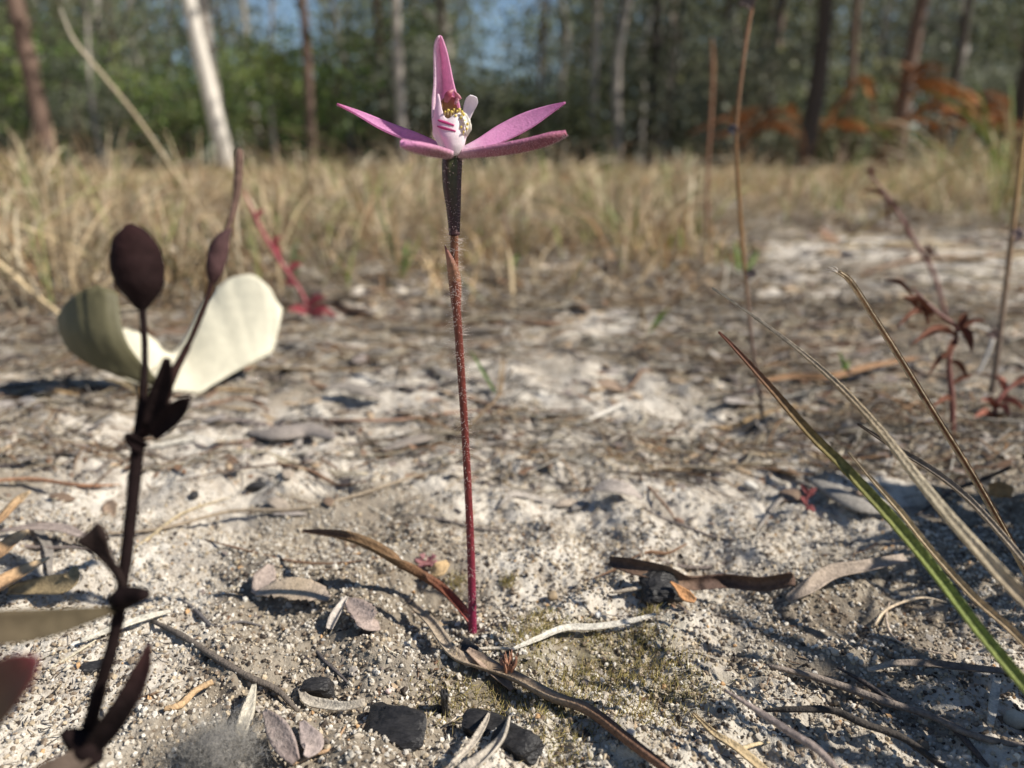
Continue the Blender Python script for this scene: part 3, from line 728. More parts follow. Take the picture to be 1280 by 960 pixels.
strap('dead_leaf', [(320, 742, .001), (350, 734, .0025), (385, 736, .003), (412, 748, .001)], [0.0005, 0.0022, 0.0024, 0.0006], [(0.36, 0.30, 0.25), (0.44, 0.35, 0.25), (0.32, 0.26, 0.22)], 'broad grey-tan leaf half sunk in sand below the very long straw', 'dead leaf', hint=(0, -0.3, 1), cup=0.12, rag=0.10)
strap('dead_leaf', [(432, 748, .0015), (446, 760, .0022), (462, 772, .002), (474, 782, .0008)], [0.0003, 0.0017, 0.0019, 0.0005], [(0.34, 0.27, 0.24), (0.38, 0.30, 0.26)], 'small grey-pink leaf with a dark gap beneath', 'dead leaf', hint=(0.1, -0.4, 0.9), cup=0.3, rag=0.10)
strap('straw', [(412, 786, .0006), (420, 768, .0016), (434, 746, .002)], [0.0006, 0.0008, 0.0003], (0.50, 0.45, 0.40), 'grey rolled straw propped between the two half-sunk leaves', 'straw', cup=0.9)
strap('dead_leaf', [(742, 612, .003), (762, 605, .0035), (785, 608, .003), (802, 622, .001)], [0.0005, 0.0020, 0.0018, 0.0004], [(0.34, 0.30, 0.27), (0.40, 0.35, 0.31), (0.36, 0.31, 0.28)], 'curled grey leaf on the pale sand behind the orchid', 'dead leaf', hint=(0, -0.4, 0.9), cup=0.25, rag=.08)
stick('twig', [(796, 592, .0006), (815, 612, .0012), (832, 632, .0012), (846, 652, .0004)], 0.00042, (0.24, 0.16, 0.11), 'brown thin twig ending by a brown crumb', 'twig')
stick('straw', [(792, 590, .0008), (850, 586, .0012), (900, 583, .0012), (935, 585, .0006)], 0.0005, (0.52, 0.44, 0.33), 'straight tan straw joined to the brown thin twig', 'straw', mat_=M_straw)
strap('dead_leaf', [(405, 486, .004), (430, 480, .005), (460, 486, .005), (478, 500, .001)], [0.0006, 0.0026, 0.0026, 0.0006], (0.26, 0.23, 0.20), 'grey curled leaf arched over a dark hollow', 'dead leaf', hint=(0, -0.2, 1), cup=-0.3, rag=.08)
strap('dead_leaf', [(470, 566, .0006), (505, 552, .002), (545, 536, .002), (572, 522, .001)], [0.0004, 0.0020, 0.0018, 0.0004], (0.29, 0.25, 0.215), 'flat grey bark-like leaf just left of the orchid stem', 'dead leaf', hint=(0, -0.2, 1), cup=-0.2)
strap('dead_leaf', [(310, 540, .001), (345, 535, .003), (385, 538, .003), (420, 548, .001)], [0.001, 0.003, 0.0034, 0.001], (0.27, 0.235, 0.21), 'dark grey flaky leaf on the sand left of the flat bark-like leaf', 'dead leaf', hint=(0, -0.3, 1), cup=-0.3, rag=0.05)
stick('twig', [(380, 524, .001), (440, 522, .0015), (510, 521, .0015), (590, 520, .0015), (660, 524, .001)], 0.00065, (0.26, 0.16, 0.11), 'reddish-brown straight twig passing behind the orchid stem', 'twig')
stick('twig', [(720, 530, .001), (750, 516, .0015), (782, 503, .002)], 0.0009, (0.58, 0.54, 0.48), 'pale grey stub of stick in the litter behind the orchid', 'twig')
strap('dead_leaf_strip', [(945, 478, .002), (990, 474, .003), (1040, 470, .004), (1090, 456, .004), (1145, 448, .003)], [0.0005, 0.0013, 0.0015, 0.0013, 0.0008], (0.27, 0.155, 0.08), 'orange-brown long leaf lying behind the grass blades', 'dead leaf', cup=0.6, hint=(0, -0.5, 1))
strap('dead_leaf', [(1010, 596, .002), (1035, 606, .003), (1070, 622, .003), (1110, 640, .001)], [0.0006, 0.0026, 0.0026, 0.0006], (0.27, 0.25, 0.225), 'oval grey leaf on the ground behind the green blade', 'dead leaf', hint=(0, -0.35, 1), cup=-0.25)
strap('fallen_leaflet', [(1236, 612, .006), (1250, 610, .0065), (1266, 616, .006)], [0.0012, 0.0018, 0.0012], (0.30, 0.19, 0.09), 'small square brown leaf scrap lit through near the dry blade', 'leaflet', hint=(0.1, -0.9, 0.4), cup=0.2)
stick('twig', [(1146, 644, .002), (1190, 618, .004), (1225, 602, .0065), (1264, 584, .010)], [0.0003, 0.0005, 0.0006, 0.0004], (0.05, 0.042, 0.04), 'thin black twig sticking up behind the dry blade', 'twig')
strap('dead_leaf', [(318, 742, .001), (330, 722, .002), (338, 706, .001)], [0.0007, 0.002, 0.0006], (0.36, 0.29, 0.25), 'small pinkish-grey leaf flake beside the broad grey-tan leaf', 'dead leaf', hint=(0.2, -0.5, 0.8), cup=0.2)
for pix, lab in (([(-30, 668, .004), (0, 648, .005), (22, 634, .006), (38, 614, .008)], 'papery orange bract leaf with white tip, topmost of three'),
                 ([(-30, 700, .003), (0, 688, .004), (20, 674, .005), (36, 663, .006)], 'rust-pink narrow papery leaf, middle of three'),
                 ([(-30, 748, .002), (0, 730, .003), (30, 714, .0035), (62, 697, .004)], 'orange papery leaf pointing towards the dark stem, lowest of three')):
    strap('papery_leaf', pix, [0.0012, 0.0017, 0.0014, 0.0002], [(0.38, 0.23, 0.14), (0.44, 0.28, 0.15), (0.56, 0.42, 0.26)], lab, 'leaf', hint=(-0.2, -0.7, 0.7), cup=0.5, group='papery orange leaves')
strap('dead_leaf_strip', [(0, 664, .001), (40, 657, .003), (80, 660, .003), (112, 674, .0015)], [0.0004, 0.0010, 0.0011, 0.0005], (0.34, 0.28, 0.25), 'grey-brown arched strap between papery orange leaves and the dark stem', 'dead leaf', cup=0.5)
strap('dead_leaf', [(10, 738, .001), (50, 736, .002), (85, 728, .004), (95, 708, .005)], [0.0008, 0.0016, 0.0018, 0.0004], (0.30, 0.23, 0.13), 'olive-brown upcurled leaf under the lowest orange papery leaf', 'dead leaf', cup=0.4, hint=(0, -0.6, 0.7))
stick('straw', [(-20, 602, .001), (40, 603, .0015), (100, 602, .0015), (150, 606, .001)], 0.0006, (0.40, 0.22, 0.13), 'reddish straw lying across the sand behind the dark dried stem', 'straw', mat_=M_straw)

def charcoal(px, py, size, rot, tilt, seed, label, up=0.25, power=6):
    p = G(px, py); m = M()
    m.chunk(p + np.array([0, 0, size[2] * up]), size, (0.022, 0.021, 0.022), rot, tilt, seed, n=8, rough=0.07, power=power)
    return tag(m.build('charcoal_chunk', M_char, smooth=False), label, 'charcoal')
charcoal(494, 912, (0.0080, 0.0052, 0.0030), -0.35, 0.5, 1, 'largest black charcoal chunk, squared, in front of the orchid')
charcoal(556, 893, (0.0010, 0.0018, 0.0050), 0.2, 0.2, 2, 'thin upright charcoal sliver next to the largest chunk', 0.4)
charcoal(612, 915, (0.0072, 0.0036, 0.0024), -0.45, 0.4, 3, 'ribbed black charcoal chunk under the white forked straw')
charcoal(648, 934, (0.0050, 0.0035, 0.0026), -0.6, 0.4, 4, 'small black charcoal end beside the ribbed chunk')
charcoal(826, 746, (0.0080, 0.0065, 0.0052), 0.15, 0.2, 5, 'rounded black charcoal lump under the dark bark strip', 0.3, 3)
charcoal(586, 818, (0.0034, 0.0030, 0.0016), -0.7, 0.5, 6, 'black charcoal flake between orchid base and long folded strip')
charcoal(398, 866, (0.0042, 0.0024, 0.0030), 0.1, 0.3, 7, 'small black charcoal piece above the bleached hooked strip')
charcoal(321, 612, (0.0050, 0.0024, 0.0026), 0.2, 0.1, 8, 'oval black pellet alone on the pale sand', 0.3, 2.5)
charcoal(243, 622, (0.0020, 0.0018, 0.0018), 0.2, 0.1, 9, 'tiny black crumb near the oval black pellet', 0.3, 2.5)
charcoal(545, 893, (0.0020, 0.0012, 0.0012), 0.9, 0.1, 10, 'black crumb between the largest chunk and the upright sliver', 0.3)
charcoal(122, 838, (0.0038, 0.0020, 0.0016), 0.2, 0.1, 11, 'black shiny chip behind the dark stem near the yellowish straw', 0.3)
m = M(); pc = gpts([(566, 955), (590, 928), (606, 906), (612, 890)], 0.0022)
m.ribbon(pc, [0.0003, 0.0005, 0.0004, 0.0001], (0.62, 0.55, 0.46), n=20, k=5, cup=0.6)
tag(m.build('straw', M_straw), 'thin whitish straw slanting over the ribbed charcoal chunk', 'straw')
strap('straw', [(575, 966, .002), (600, 950, .0022), (622, 930, .0024), (632, 912, .0024), (637, 895, .0018)], [0.0007, 0.0008, 0.0007, 0.0005, 0.0001], (0.58, 0.52, 0.44), 'wider twisted whitish straw ending over the ribbed charcoal chunk', 'straw', mat_=M_straw, cup=0.8, twist=1.2)
stick('rootlet', [(562, 902, .0012), (580, 892, .002), (604, 890, .002), (620, 896, .001)], 0.00016, (0.60, 0.52, 0.42), 'fine pale looping rootlet on top of the charcoal pieces', 'rootlet')

m = M(); q0 = P(1120, 1010, .086); q0[2] = hz(q0[0], q0[1]); m.sweep([q0, P(1040, 955, .088), P(980, 910, .091), P(905, 862, .094)], [.0005, .0005, .0005, .0002], (.26, .21, .19), n=20, k=7, wob=.05)
tag(m.build('twig', M_bark), 'blurred grey-brown twig slanting up over the corner sand', 'twig')
# white pebble, brown crumbs, pink sundew, fluff
for px, py, s, c, lab in ((748, 771, 0.0011, (0.78, 0.76, 0.72), 'round white quartz pebble beside the bleached curved straw'),
                          (939, 611, 0.0026, (0.66, 0.63, 0.57), 'white pebble on the ground behind the bark strip'),
                          (486, 866, 0.0009, (0.70, 0.55, 0.50), 'pinkish-white pebble over the largest charcoal chunk'),
                          (690, 748, 0.0020, (0.34, 0.26, 0.17), 'tan crumbly pebble right of the orchid base'),
                          (848, 655, 0.0022, (0.22, 0.14, 0.10), 'brown rounded crumb at the twig tip'),
                          (1268, 905, 0.0026, (0.62, 0.58, 0.48), 'cream pebble in the corner beside the stubby straw')):
    m = M(); m.chunk(G(px, py) + [0, 0, s * 0.3], (s * 1.1, s, s * 0.9), c, px, 0.2, int(px), n=6, rough=0.06, power=2.3)
    tag(m.build('pebble', M_grain), lab, 'pebble')
m = M()
b = G(637, 846)
for q in range(22):
    a = rng.random() * 6.28; p0 = b + np.array([math.cos(a), math.sin(a), 0]) * 0.0008 * rng.random() + [0, 0, .0008]
    m.sweep([p0, p0 + [0.0006 * math.cos(a), 0.0006 * math.sin(a), 0.0012], p0 + [0.001 * math.cos(a), 0.001 * math.sin(a), 0.0022 + 0.001 * rng.random()]], [0.0002, 0.00025, 0.00005], (0.42, 0.22, 0.14), n=7, k=5)
tag(m.build('dried_bud', M_dry), 'tiny salmon-orange dried bud on the long folded strip', 'bud')
root = empty('sundew_rosette', G(533, 708), 'small pink sundew rosette behind the orchid leaf', 'sundew')
for q in range(9):
    a = q * 0.7; b = G(533, 708); m = M(); dx, dy = math.cos(a), math.sin(a)
    m.ribbon([b + [0, 0, .0003], b + [dx * .001, dy * .001, .0008], b + [dx * .0021, dy * .0021, .0010 + .0008 * (q % 2)]], [0.00015, 0.0002, 0.0006], [(0.40, 0.16, 0.16), (0.50, 0.26, 0.27)], n=8, k=5, cup=0.3, thick=.0003)
    m.build('leaf', M_petal, root)
strap('fallen_leaflet', [(538, 716, .002), (548, 712, .003), (560, 703, .003)], [0.0004, 0.0014, 0.0006], (0.62, 0.44, 0.24), 'small yellow-orange leaflet beside the pink sundew', 'leaflet', hint=(0, -0.8, 0.6))
# grey fluff ball
m = M(); b = G(278, 968, 0.0); b = b + np.array([0, 0, 0.004])
nf = 3600; dr = unit(rng.normal(size=(nf, 3)) + [0, 0, 0.7]); spikes(m, b + rng.normal(size=(nf, 3)) * [0.0026, 0.0018, 0.0016], dr, 0.0014 + 0.0026 * rng.random(nf), 0.00002, (0.50, 0.48, 0.45))
m.chunk(b, (0.005, 0.004, 0.004), (0.42, 0.40, 0.38), 0, 0, 3, n=8, rough=0.1, power=2)
tag(m.build('fluff_ball', M_hair), 'soft grey fluffy seed ball beside the pale splinter', 'fluff')

# ------------------------------------------------------------------ the dark dried stem with capsules, close on the left
def build_dark_plant():
    bz = 0.068
    base = P(20, 1215, bz); base[2] = hz(base[0], base[1])
    root = empty('dried_lily_stem', base, 'dark dried flower stem with two seed capsules standing close by', 'seed stem')
    D = (0.012, 0.007, 0.007); D2 = (0.028, 0.014, 0.012)
    m = M()
    pts = [base - [0, 0, .002], P(62, 1080, .0685), P(100, 955, 0.069), P(122, 870, 0.069), P(142, 800, 0.069), P(152, 740, 0.069), P(163, 650, 0.0695), P(172, 560, .070), P(178, 500, .070), P(181, 440, .0705), P(178, 384, .071)]
    m.sweep(pts, [0.0009, .0009, .0008, .00065, .00058, .00058, .00058, .0006, .0004, .00033, .00036], D, n=60, k=10, wob=0.05)
    m.build('stem', M_dark, root)
    m = M(); m.sweep([P(178, 388, .071), P(177, 378, .071), P(176, 360, .071), P(172, 335, .071), P(168, 312, .071), P(160, 292, .071), P(155, 288, .071)], [0.0004, 0.0010, 0.0020, 0.0024, 0.0022, 0.0014, 0.0003], [(0.012, 0.007, 0.007), (0.016, 0.008, 0.008), (0.026, 0.011, 0.011)], n=30, k=16, wob=0.015)
    m.build('seed_capsule', M_dark, root)['label'] = 'fat dark egg-shaped capsule'
    m = M(); m.sweep([P(178, 545, .070), P(196, 512, .0705), P(215, 470, .071), P(238, 425, .0715), P(258, 375, .072), P(267, 345, .0725)], [.0006, .0009, .0005, .0003, .0003, .0003], D2, n=30, k=9, wob=.06)
    br = m.build('branch', M_dark, root)
    m = M(); m.sweep([P(266, 355, .0725), P(268, 340, .0725), P(272, 318, .073), P(279, 298, .073), P(290, 286, .073)], [.0003, .0008, .0010, .0007, .0001], [(0.05, 0.026, 0.026), (0.08, 0.045, 0.045)], n=22, k=12)
    m.build('seed_capsule', M_dark, br)['label'] = 'thin split capsule'
    m = M(); m.sweep([P(276, 305, .073), P(288, 275, .0735), P(296, 240, .074), P(299, 195, .074), P(298, 185, .074)], [.0002, .0003, .0004, .00045, .0001], (0.12, 0.075, 0.06), n=20, k=8)
    m.build('awn', M_dark, br)
    # dark bracts at the fork
    for pp, wd in (([(185, 535), (196, 505), (206, 475), (209, 448)], [.0006, .0009, .0008, .0003]), ([(190, 545), (210, 524), (226, 508), (236, 498)], [.0006, .0010, .0008, .0002]), ([(182, 560), (168, 552), (158, 543)], [.0005, .0006, .0003])):
        m = M(); m.ribbon([P(a, b, .0695 - .0006 * i) for i, (a, b) in enumerate(pp)], wd, D, hint=(0.1, -1, .2), n=14, k=6, cup=.5, thick=.0004); m.build('bract', M_dark, root)
    m = M(); m.ribbon([P(156, 752, .069), P(148, 720, .068), P(130, 692, .067), P(116, 672, .066), P(110, 664, .066)], [.0003, .0003, .0006, .0013, .0012], (0.03, 0.02, 0.018), hint=(0, -1, .3), n=18, k=6, cup=.2, thick=.0004); m.build('bract', M_dark, root)
    m = M(); m.sweep([P(138, 752, .0685), P(152, 748, .0685), P(168, 745, .068), P(182, 743, .067)], [.0005, .0011, .0009, .0005], D, n=12, k=9); m.build('node', M_dark, root)
    m = M(); m.ribbon([P(146, 762, .0685), P(110, 770, .066), P(60, 780, .063), P(0, 785, .060), P(-60, 790, .058)], [.0002, .0007, .0012, .0014, .0012], [(0.06, 0.048, 0.03), (0.075, 0.06, 0.038), (0.085, 0.065, 0.042)], hint=(0, -.8, .6), n=24, k=7, cup=.5, thick=.0004)
    m.build('stem_leaf', M_dark, root)['label'] = 'olive-brown flat leaf'
    m = M(); m.ribbon([P(104, 945, .068), P(130, 915, .067), P(155, 880, .066), P(176, 840, .066), P(186, 805, .066)], [.0006, .0010, .001, .0008, .0002], [(0.014, .009, .009), (0.016, .01, .01), (0.035, .016, .016)], hint=(.3, -1, .1), n=22, k=7, cup=.6, thick=.0005)
    m.build('stem_leaf', M_dark, root)['label'] = 'curved dark leaf rising from the lower node'
    m = M(); m.sweep([P(78, 915, .0675), P(95, 925, .068), P(112, 940, .068), P(120, 955, .068)], [.0004, .0011, .0013, .0007], D, n=12, k=9); m.build('node', M_dark, root)
    m = M(); m.ribbon([P(112, 940, .0675), P(80, 962, .066), P(40, 985, .065), P(0, 1010, .064)], [.0006, .0013, .0013, .0004], (0.10, .075, .06), hint=(0, -.8, .6), n=16, k=6, cup=.4); m.build('stem_leaf', M_dark, root)
build_dark_plant()
# blurred red and green leaf tip in the corner, growing from the ground just beside the lens
b0 = P(-190, 1120, .055); b0[2] = hz(b0[0], b0[1])
m = M(); m.ribbon([b0, P(-120, 1000, .055), P(-60, 920, .054), P(-10, 868, .053), P(28, 836, .052), P(46, 822, .052)], [.0006, .0014, .0022, .0021, .0013, .0002], [(.05, .07, .025), (.055, .075, .028), (.08, .06, .03), (.12, .035, .03), (.14, .03, .035)], hint=(.2, -1, .5), n=30, k=9, cup=.3, thick=.0004)
tag(m.build('shrub_leaf', M_green), 'green leaf with a dull red tip, blurred, beside the dark stem', 'leaf')

# ------------------------------------------------------------------ the dried sedge clump on the right
def build_sedge():
    base = np.array([0.082, 0.062, 0.0]); base[2] = hz(base[0], base[1])
    root = empty('sedge_clump', base, 'clump of leaning green and dry sedge blades rising from the corner', 'grass')
    def blade(pts, wid, c, cup=0.9, hint=(0.3, -1, 0.3), cb=None, thick=.0004, dx=0.0, dy=0.0, fac=.72):
        m = M(); q = [P(*a) for a in pts] + [np.array([base[0] + dx, base[1] + dy, hz(base[0] + dx, base[1] + dy) - .001])]
        m.ribbon(q, np.array(wid) * fac, c, hint=hint, n=48, k=7, cup=cup, thick=thick, cb=cb); return m.build('blade', M_straw, root)
    o = blade([(1047, 340, .112), (1062, 352, .112), (1090, 395, .111), (1125, 450, .110), (1168, 520, .108), (1215, 595, .106), (1268, 690, .102), (1340, 830, .096), (1420, 980, .088)],
              [.0006, .0008, .0008, .0008, .0008, .0008, .0009, .0009, .0009, .0008], [(.58, .46, .32), (.40, .27, .16), (.24, .13, .08), (.20, .11, .065), (.24, .15, .08), (.28, .21, .11)], cup=1.2, cb=(0.60, 0.48, 0.30), thick=.0003, fac=.50)
    for sx in (-.00038, .00036):
        m = M(); m.sweep([P(*q) + np.array([sx, -.0002, 0]) for q in [(1047, 340, .112), (1062, 352, .112), (1090, 395, .111), (1125, 450, .110), (1168, 520, .108), (1215, 595, .106), (1268, 690, .102), (1340, 830, .096), (1420, 980, .088)]], [.00012, .00014, .00014, .00012], [(.66, .54, .38), (.60, .47, .30), (.46, .36, .2)], n=48, k=6); m.build('rib', M_straw, o)
    o['label'] = 'dry brown grooved blade with frayed tip'
    m = M(); t0 = P(1047, 340, .112)
    for q in range(7):
        e = P(1030 + 12 * rng.random(), 332 + 12 * rng.random(), .112); m.sweep([t0, (t0 + e) / 2 + rng.normal(size=3) * .0002, e], [.00009, .00007, .00003], (.62, .56, .5), n=6, k=4)
    m.build('frayed_fibres', M_straw, o)
    o = blade([(898, 415, .100), (915, 432, .099), (960, 482, .097), (1010, 540, .095), (1055, 585, .093), (1110, 645, .090), (1160, 705, .088), (1220, 785, .085), (1290, 870, .082), (1400, 1000, .079)],
              [.0001, .0003, .0006, .0008, .0009, .0010, .0010, .0010, .0010, .001, .0009], [(.26, .10, .07), (.20, .10, .06), (.22, .17, .07), (.22, .24, .07), (.22, .27, .075), (.24, .28, .08), (.28, .28, .12)], cup=.7)
    o['label'] = 'green blade with a red-brown tip'
    blade([(890, 360, .118), (945, 398, .112), (1000, 440, .104), (1050, 485, .098), (1100, 540, .092), (1150, 605, .086), (1200, 665, .081), (1255, 725, .077), (1330, 800, .075), (1430, 910, .074)],
          [.0001, .0002, .0004, .0006, .0007, .0009, .0010, .0011, .0011, .001, .0009], [(.40, .36, .30), (.42, .36, .28), (.38, .30, .2), (.48, .42, .31), (.54, .46, .33), (.26, .17, .10), (.20, .13, .08)], cup=.8, dx=.012, dy=-.006)['label'] = 'bleached dry blade'
    blade([(1072, 530, .112), (1110, 555, .108), (1160, 585, .104), (1205, 620, .100), (1250, 668, .096), (1300, 730, .092), (1390, 860, .087)], [.0001, .0004, .0006, .0006, .0006, .0006, .0007, .0007], [(.12, .09, .07), (.28, .23, .18), (.36, .30, .23), (.40, .36, .22)], cup=.8, dx=.006)
    blade([(1060, 565, .100), (1090, 600, .098), (1125, 640, .096), (1165, 690, .094), (1215, 745, .091), (1275, 800, .088), (1370, 910, .084)], [.0001, .0003, .0005, .0005, .0006, .0006, .0006, .0007], [(.42, .34, .24), (.52, .42, .27), (.46, .35, .22), (.36, .29, .18)], cup=.8, dx=-.006)
    # blades of the same clump that lean out of the picture
    for q in range(26):
        a = rng.uniform(-0.7, 0.9); ln = rng.uniform(.05, .09); rr = rng.uniform(.2, .75)
        dx, dy = math.cos(a) * rr, math.sin(a) * rr
        b = base + np.array([rng.normal() * .006 + .012, rng.normal() * .006 + .004, 0]); b[2] = hz(b[0], b[1]) - .001
        m = M(); m.ribbon([b, b + np.array([dx * .25, dy * .25, .45]) * ln, b + np.array([dx * .6, dy * .6, .8]) * ln, b + np.array([dx * 1.05, dy * 1.05, 1.0]) * ln], [.0008, .001, .0008, .0001],
                         random.choice([[(.30, .26, .12), (.46, .36, .2)], [(.12, .17, .05), (.22, .2, .08)], [(.4, .3, .18), (.5, .4, .26)]]), hint=(-dy, dx, .2), n=16, k=5, cup=.8, thick=.0004)
        m.build('blade', M_straw, root)
build_sedge()

def build_shade_tuft():
    base = np.array([0.128, 0.130, 0.0]); base[2] = hz(base[0], base[1])  # unseen tuft set outside the view to throw shade on the right
    root = empty('sedge_clump', base, 'unseen upright sedge tuft made dense to shade the ground behind the leaning blades', 'grass')
    for q in range(64):
        a = rng.uniform(-1.1, 1.1); ln = rng.uniform(.045, .075); rr = rng.uniform(.1, .7); dx, dy = math.cos(a) * rr, math.sin(a) * rr
        b = base + np.array([rng.normal() * .007, rng.normal() * .007, 0]); b[2] = hz(b[0], b[1]) - .001
        m = M(); m.ribbon([b, b + np.array([dx * .25, dy * .25, .45]) * ln, b + np.array([dx * .6, dy * .6, .8]) * ln, b + np.array([dx * 1.05, dy * 1.05, 1.0]) * ln], [.0010, .0015, .0012, .0001],
                         random.choice([[(.30, .26, .12), (.46, .36, .2)], [(.14, .17, .06), (.26, .22, .1)], [(.4, .3, .18), (.5, .4, .26)]]), hint=(-dy, dx + .05, .2), n=14, k=4, cup=.6, thick=.0004)
        m.build('blade', M_straw, root)
build_shade_tuft()

def build_shade_sedge():
    base = np.array([0.152, 0.070, 0.0]); base[2] = hz(base[0], base[1])  # unseen clump, added out of view to dapple the lower sand with shade
    root = empty('sedge_clump', base, 'unseen tall sedge clump added beyond the corner blades to shade the sand', 'grass')
    for q in range(26):
        a = rng.uniform(-1.3, 1.3); ln = rng.uniform(.06, .145); rr = rng.uniform(.05, .45); dx, dy = math.cos(a) * rr, math.sin(a) * rr
        b = base + np.array([rng.normal() * .009, rng.normal() * .011, 0]); b[2] = hz(b[0], b[1]) - .001
        m = M(); m.ribbon([b, b + np.array([dx * .25, dy * .25, .45]) * ln, b + np.array([dx * .6, dy * .6, .8]) * ln, b + np.array([dx * 1.05, dy * 1.05, 1.0]) * ln], [.0009, .0013, .0012, .0001],
                         random.choice([[(.30, .26, .12), (.46, .36, .2)], [(.14, .17, .06), (.26, .22, .1)], [(.4, .3, .18), (.5, .4, .26)]]), hint=(-dy, dx + .05, .2), n=12, k=4, cup=.6, thick=.0004)
        m.build('blade', M_straw, root)
build_shade_sedge()

# thin seed stalks standing behind
def stalk(pix, r, c, label, z1, n=40, side=None, group=None):
    """pix from the ground up; first at ground, the rest at the depth of that ground point shifted linearly to z1"""
    b = G(*pix[0]); zb = float(b[1] * CP + (CAMH - b[2]) * SP)
    ys = [q[1] for q in pix]; pts = [b - [0, 0, .002]] + [P(q[0], q[1], zb + (z1 * zb - zb) * (ys[0] - q[1]) / (ys[0] - ys[-1])) for q in pix[1:]]
    root = empty('seed_stalk', b, label, 'stalk', group)
    m = M(); m.sweep(pts, r, c, n=n, k=8, wob=.05); m.build('stem', M_bark, root)
    for (px, py, s, cc) in side or []:
        i = int(np.argmin([abs(q[1] - py) for q in pix])); zq = zb + (z1 * zb - zb) * (ys[0] - py) / (ys[0] - ys[-1])
        xs = np.interp(-py, [-q[1] for q in pix], [q[0] for q in pix])
        m = M(); a = P(xs, py + 4, zq); e = P(px, py, zq); m.ribbon([a, (a + e) / 2 + [0, 0, s * .3], e], [s * .1, s * .35, s * .1], cc, hint=(0, -1, .3), n=8, k=5, cup=.5, thick=s * .15); m.build('bract', M_bark, root)
    return root
stalk([(955, 525), (948, 480), (940, 430), (935, 380), (930, 330), (926, 280), (922, 220), (920, 160), (926, 100), (934, 40), (944, -10), (955, -60)], [.0006, .00055, .00055, .00055, .0006, .0006, .0006, .0006, .0006, .0006, .0004],
      [(.12, .08, .065), (.15, .10, .08), (.20, .13, .09), (.26, .14, .055), (.20, .11, .05), (.16, .09, .05), (.24, .13, .075), (.24, .13, .08)], 'tall thin amber stalk rising above the bark strip area to the treetops', .93,
      side=[(944, 345, .004, (.09, .07, .07)), (910, 165, .004, (.08, .07, .08)), (925, 8, .006, (.12, .09, .08)), (950, -6, .006, (.26, .13, .08))])
stalk([(1238, 500), (1246, 450), (1252, 400), (1258, 350), (1264, 300), (1270, 250), (1276, 200), (1284, 140), (1292, 80)], [.0009, .0009, .0008, .0008, .0008, .0008, .0007, .0006], [(.17, .13, .10), (.20, .14, .10), (.26, .17, .10), (.40, .25, .10), (.42, .28, .12)],
      'grey-amber upright stalk at the edge beside the curled rusty plant', .97, side=[(1275, 298, .006, (.2, .15, .15)), (1232, 420, .004, (.15, .1, .09))])
stalk([(886, 318), (884, 270), (884, 220), (887, 170), (890, 120), (891, 80), (890, 48)], [.0010, .0013, .0013, .0014, .0015, .0016, .0006], [(.18, .10, .07), (.22, .11, .065), (.24, .12, .065)], 'blurred rusty stalk rising behind the tall amber stalk', .97)
stalk([(1220, 470), (1240, 420), (1205, 402)], [.0006, .0006, .0003], (.62, .58, .52), 'pale bleached straw bent over the curled rusty plant', 1.0)
stalk([(300, 330), (262, 280), (215, 210), (170, 145), (125, 90), (92, 50), (75, 10)], [.0008, .0009, .0010, .0010, .0011, .0011, .0006], [(.50, .38, .24), (.48, .38, .25), (.42, .38, .30)], 'long pale leaning grass stalk crossing before the brown-barked tree', .90)
stalk([(1050, 305), (1110, 262), (1170, 222), (1230, 188), (1290, 155), (1330, 130)], [.0013, .0014, .0014, .0014, .0012, .0008], (.50, .38, .18), 'long yellow grass stalk leaning over the sand towards the edge', .85)
stalk([(160, 352), (110, 320), (60, 296), (20, 280)], [.0010, .0012, .0012, .0006], (.58, .46, .28), 'pale bent straw stalk behind the fat dark capsule', .92)
stalk([(90, 400), (40, 365), (0, 330), (-40, 300)], [.0010, .0010, .0010, .0006], (.56, .44, .27), 'pale straw leaning out behind the olive leaf flap', .95)
stalk([(80, 395), (110, 372), (150, 345), (190, 335)], [.0010, .0012, .0011, .0006], (.54, .42, .26), 'pale arched straw just behind the folded gum leaf', 1.0)
stalk([(560, 548), (600, 518), (624, 492), (632, 452)], [.0004, .0004, .0004, .0002], (.40, .28, .17), 'thin tan stalk bent up behind the orchid stem', 1.0)

# red herb behind the gum leaf
def leafy(name, label, cat, stempix, r, c, leaves, z1=1.0, mat_=None, group=None, lc=None):
    b = G(*stempix[0]); zb = float(b[1] * CP + (CAMH - b[2]) * SP); ys = [q[1] for q in stempix]
    f = lambda py: zb + (z1 * zb - zb) * (ys[0] - py) / max(1, ys[0] - ys[-1])
    root = empty(name, b, label, cat, group)
    m = M(); m.sweep([b - [0, 0, .002]] + [P(q[0], q[1], f(q[1])) for q in stempix[1:]], r, c, n=30, k=8, wob=.06); m.build('stem', mat_ or M_stem, root)
    for (x0, y0, x1, y1, wd, dz) in leaves:
        a = P(x0, y0, f(y0)); e = P(x1, y1, f(y1) + dz); mid = (a + e) / 2 + np.array([0, 0, .15 * np.linalg.norm(e - a)])
        m = M(); m.ribbon([a, mid, e], np.array([.3, 1, .8, .1]) * wd * (.36 if name == 'rusty_herb' else 1), np.asarray(lc if lc is not None else c), hint=(0.1, -.8, .5), n=14, k=6, cup=1.3 if name == 'rusty_herb' else .6, thick=.0005, twist=.6 * random.uniform(-1, 1)); m.build('leaf', mat_ or M_dry, root)
    return root
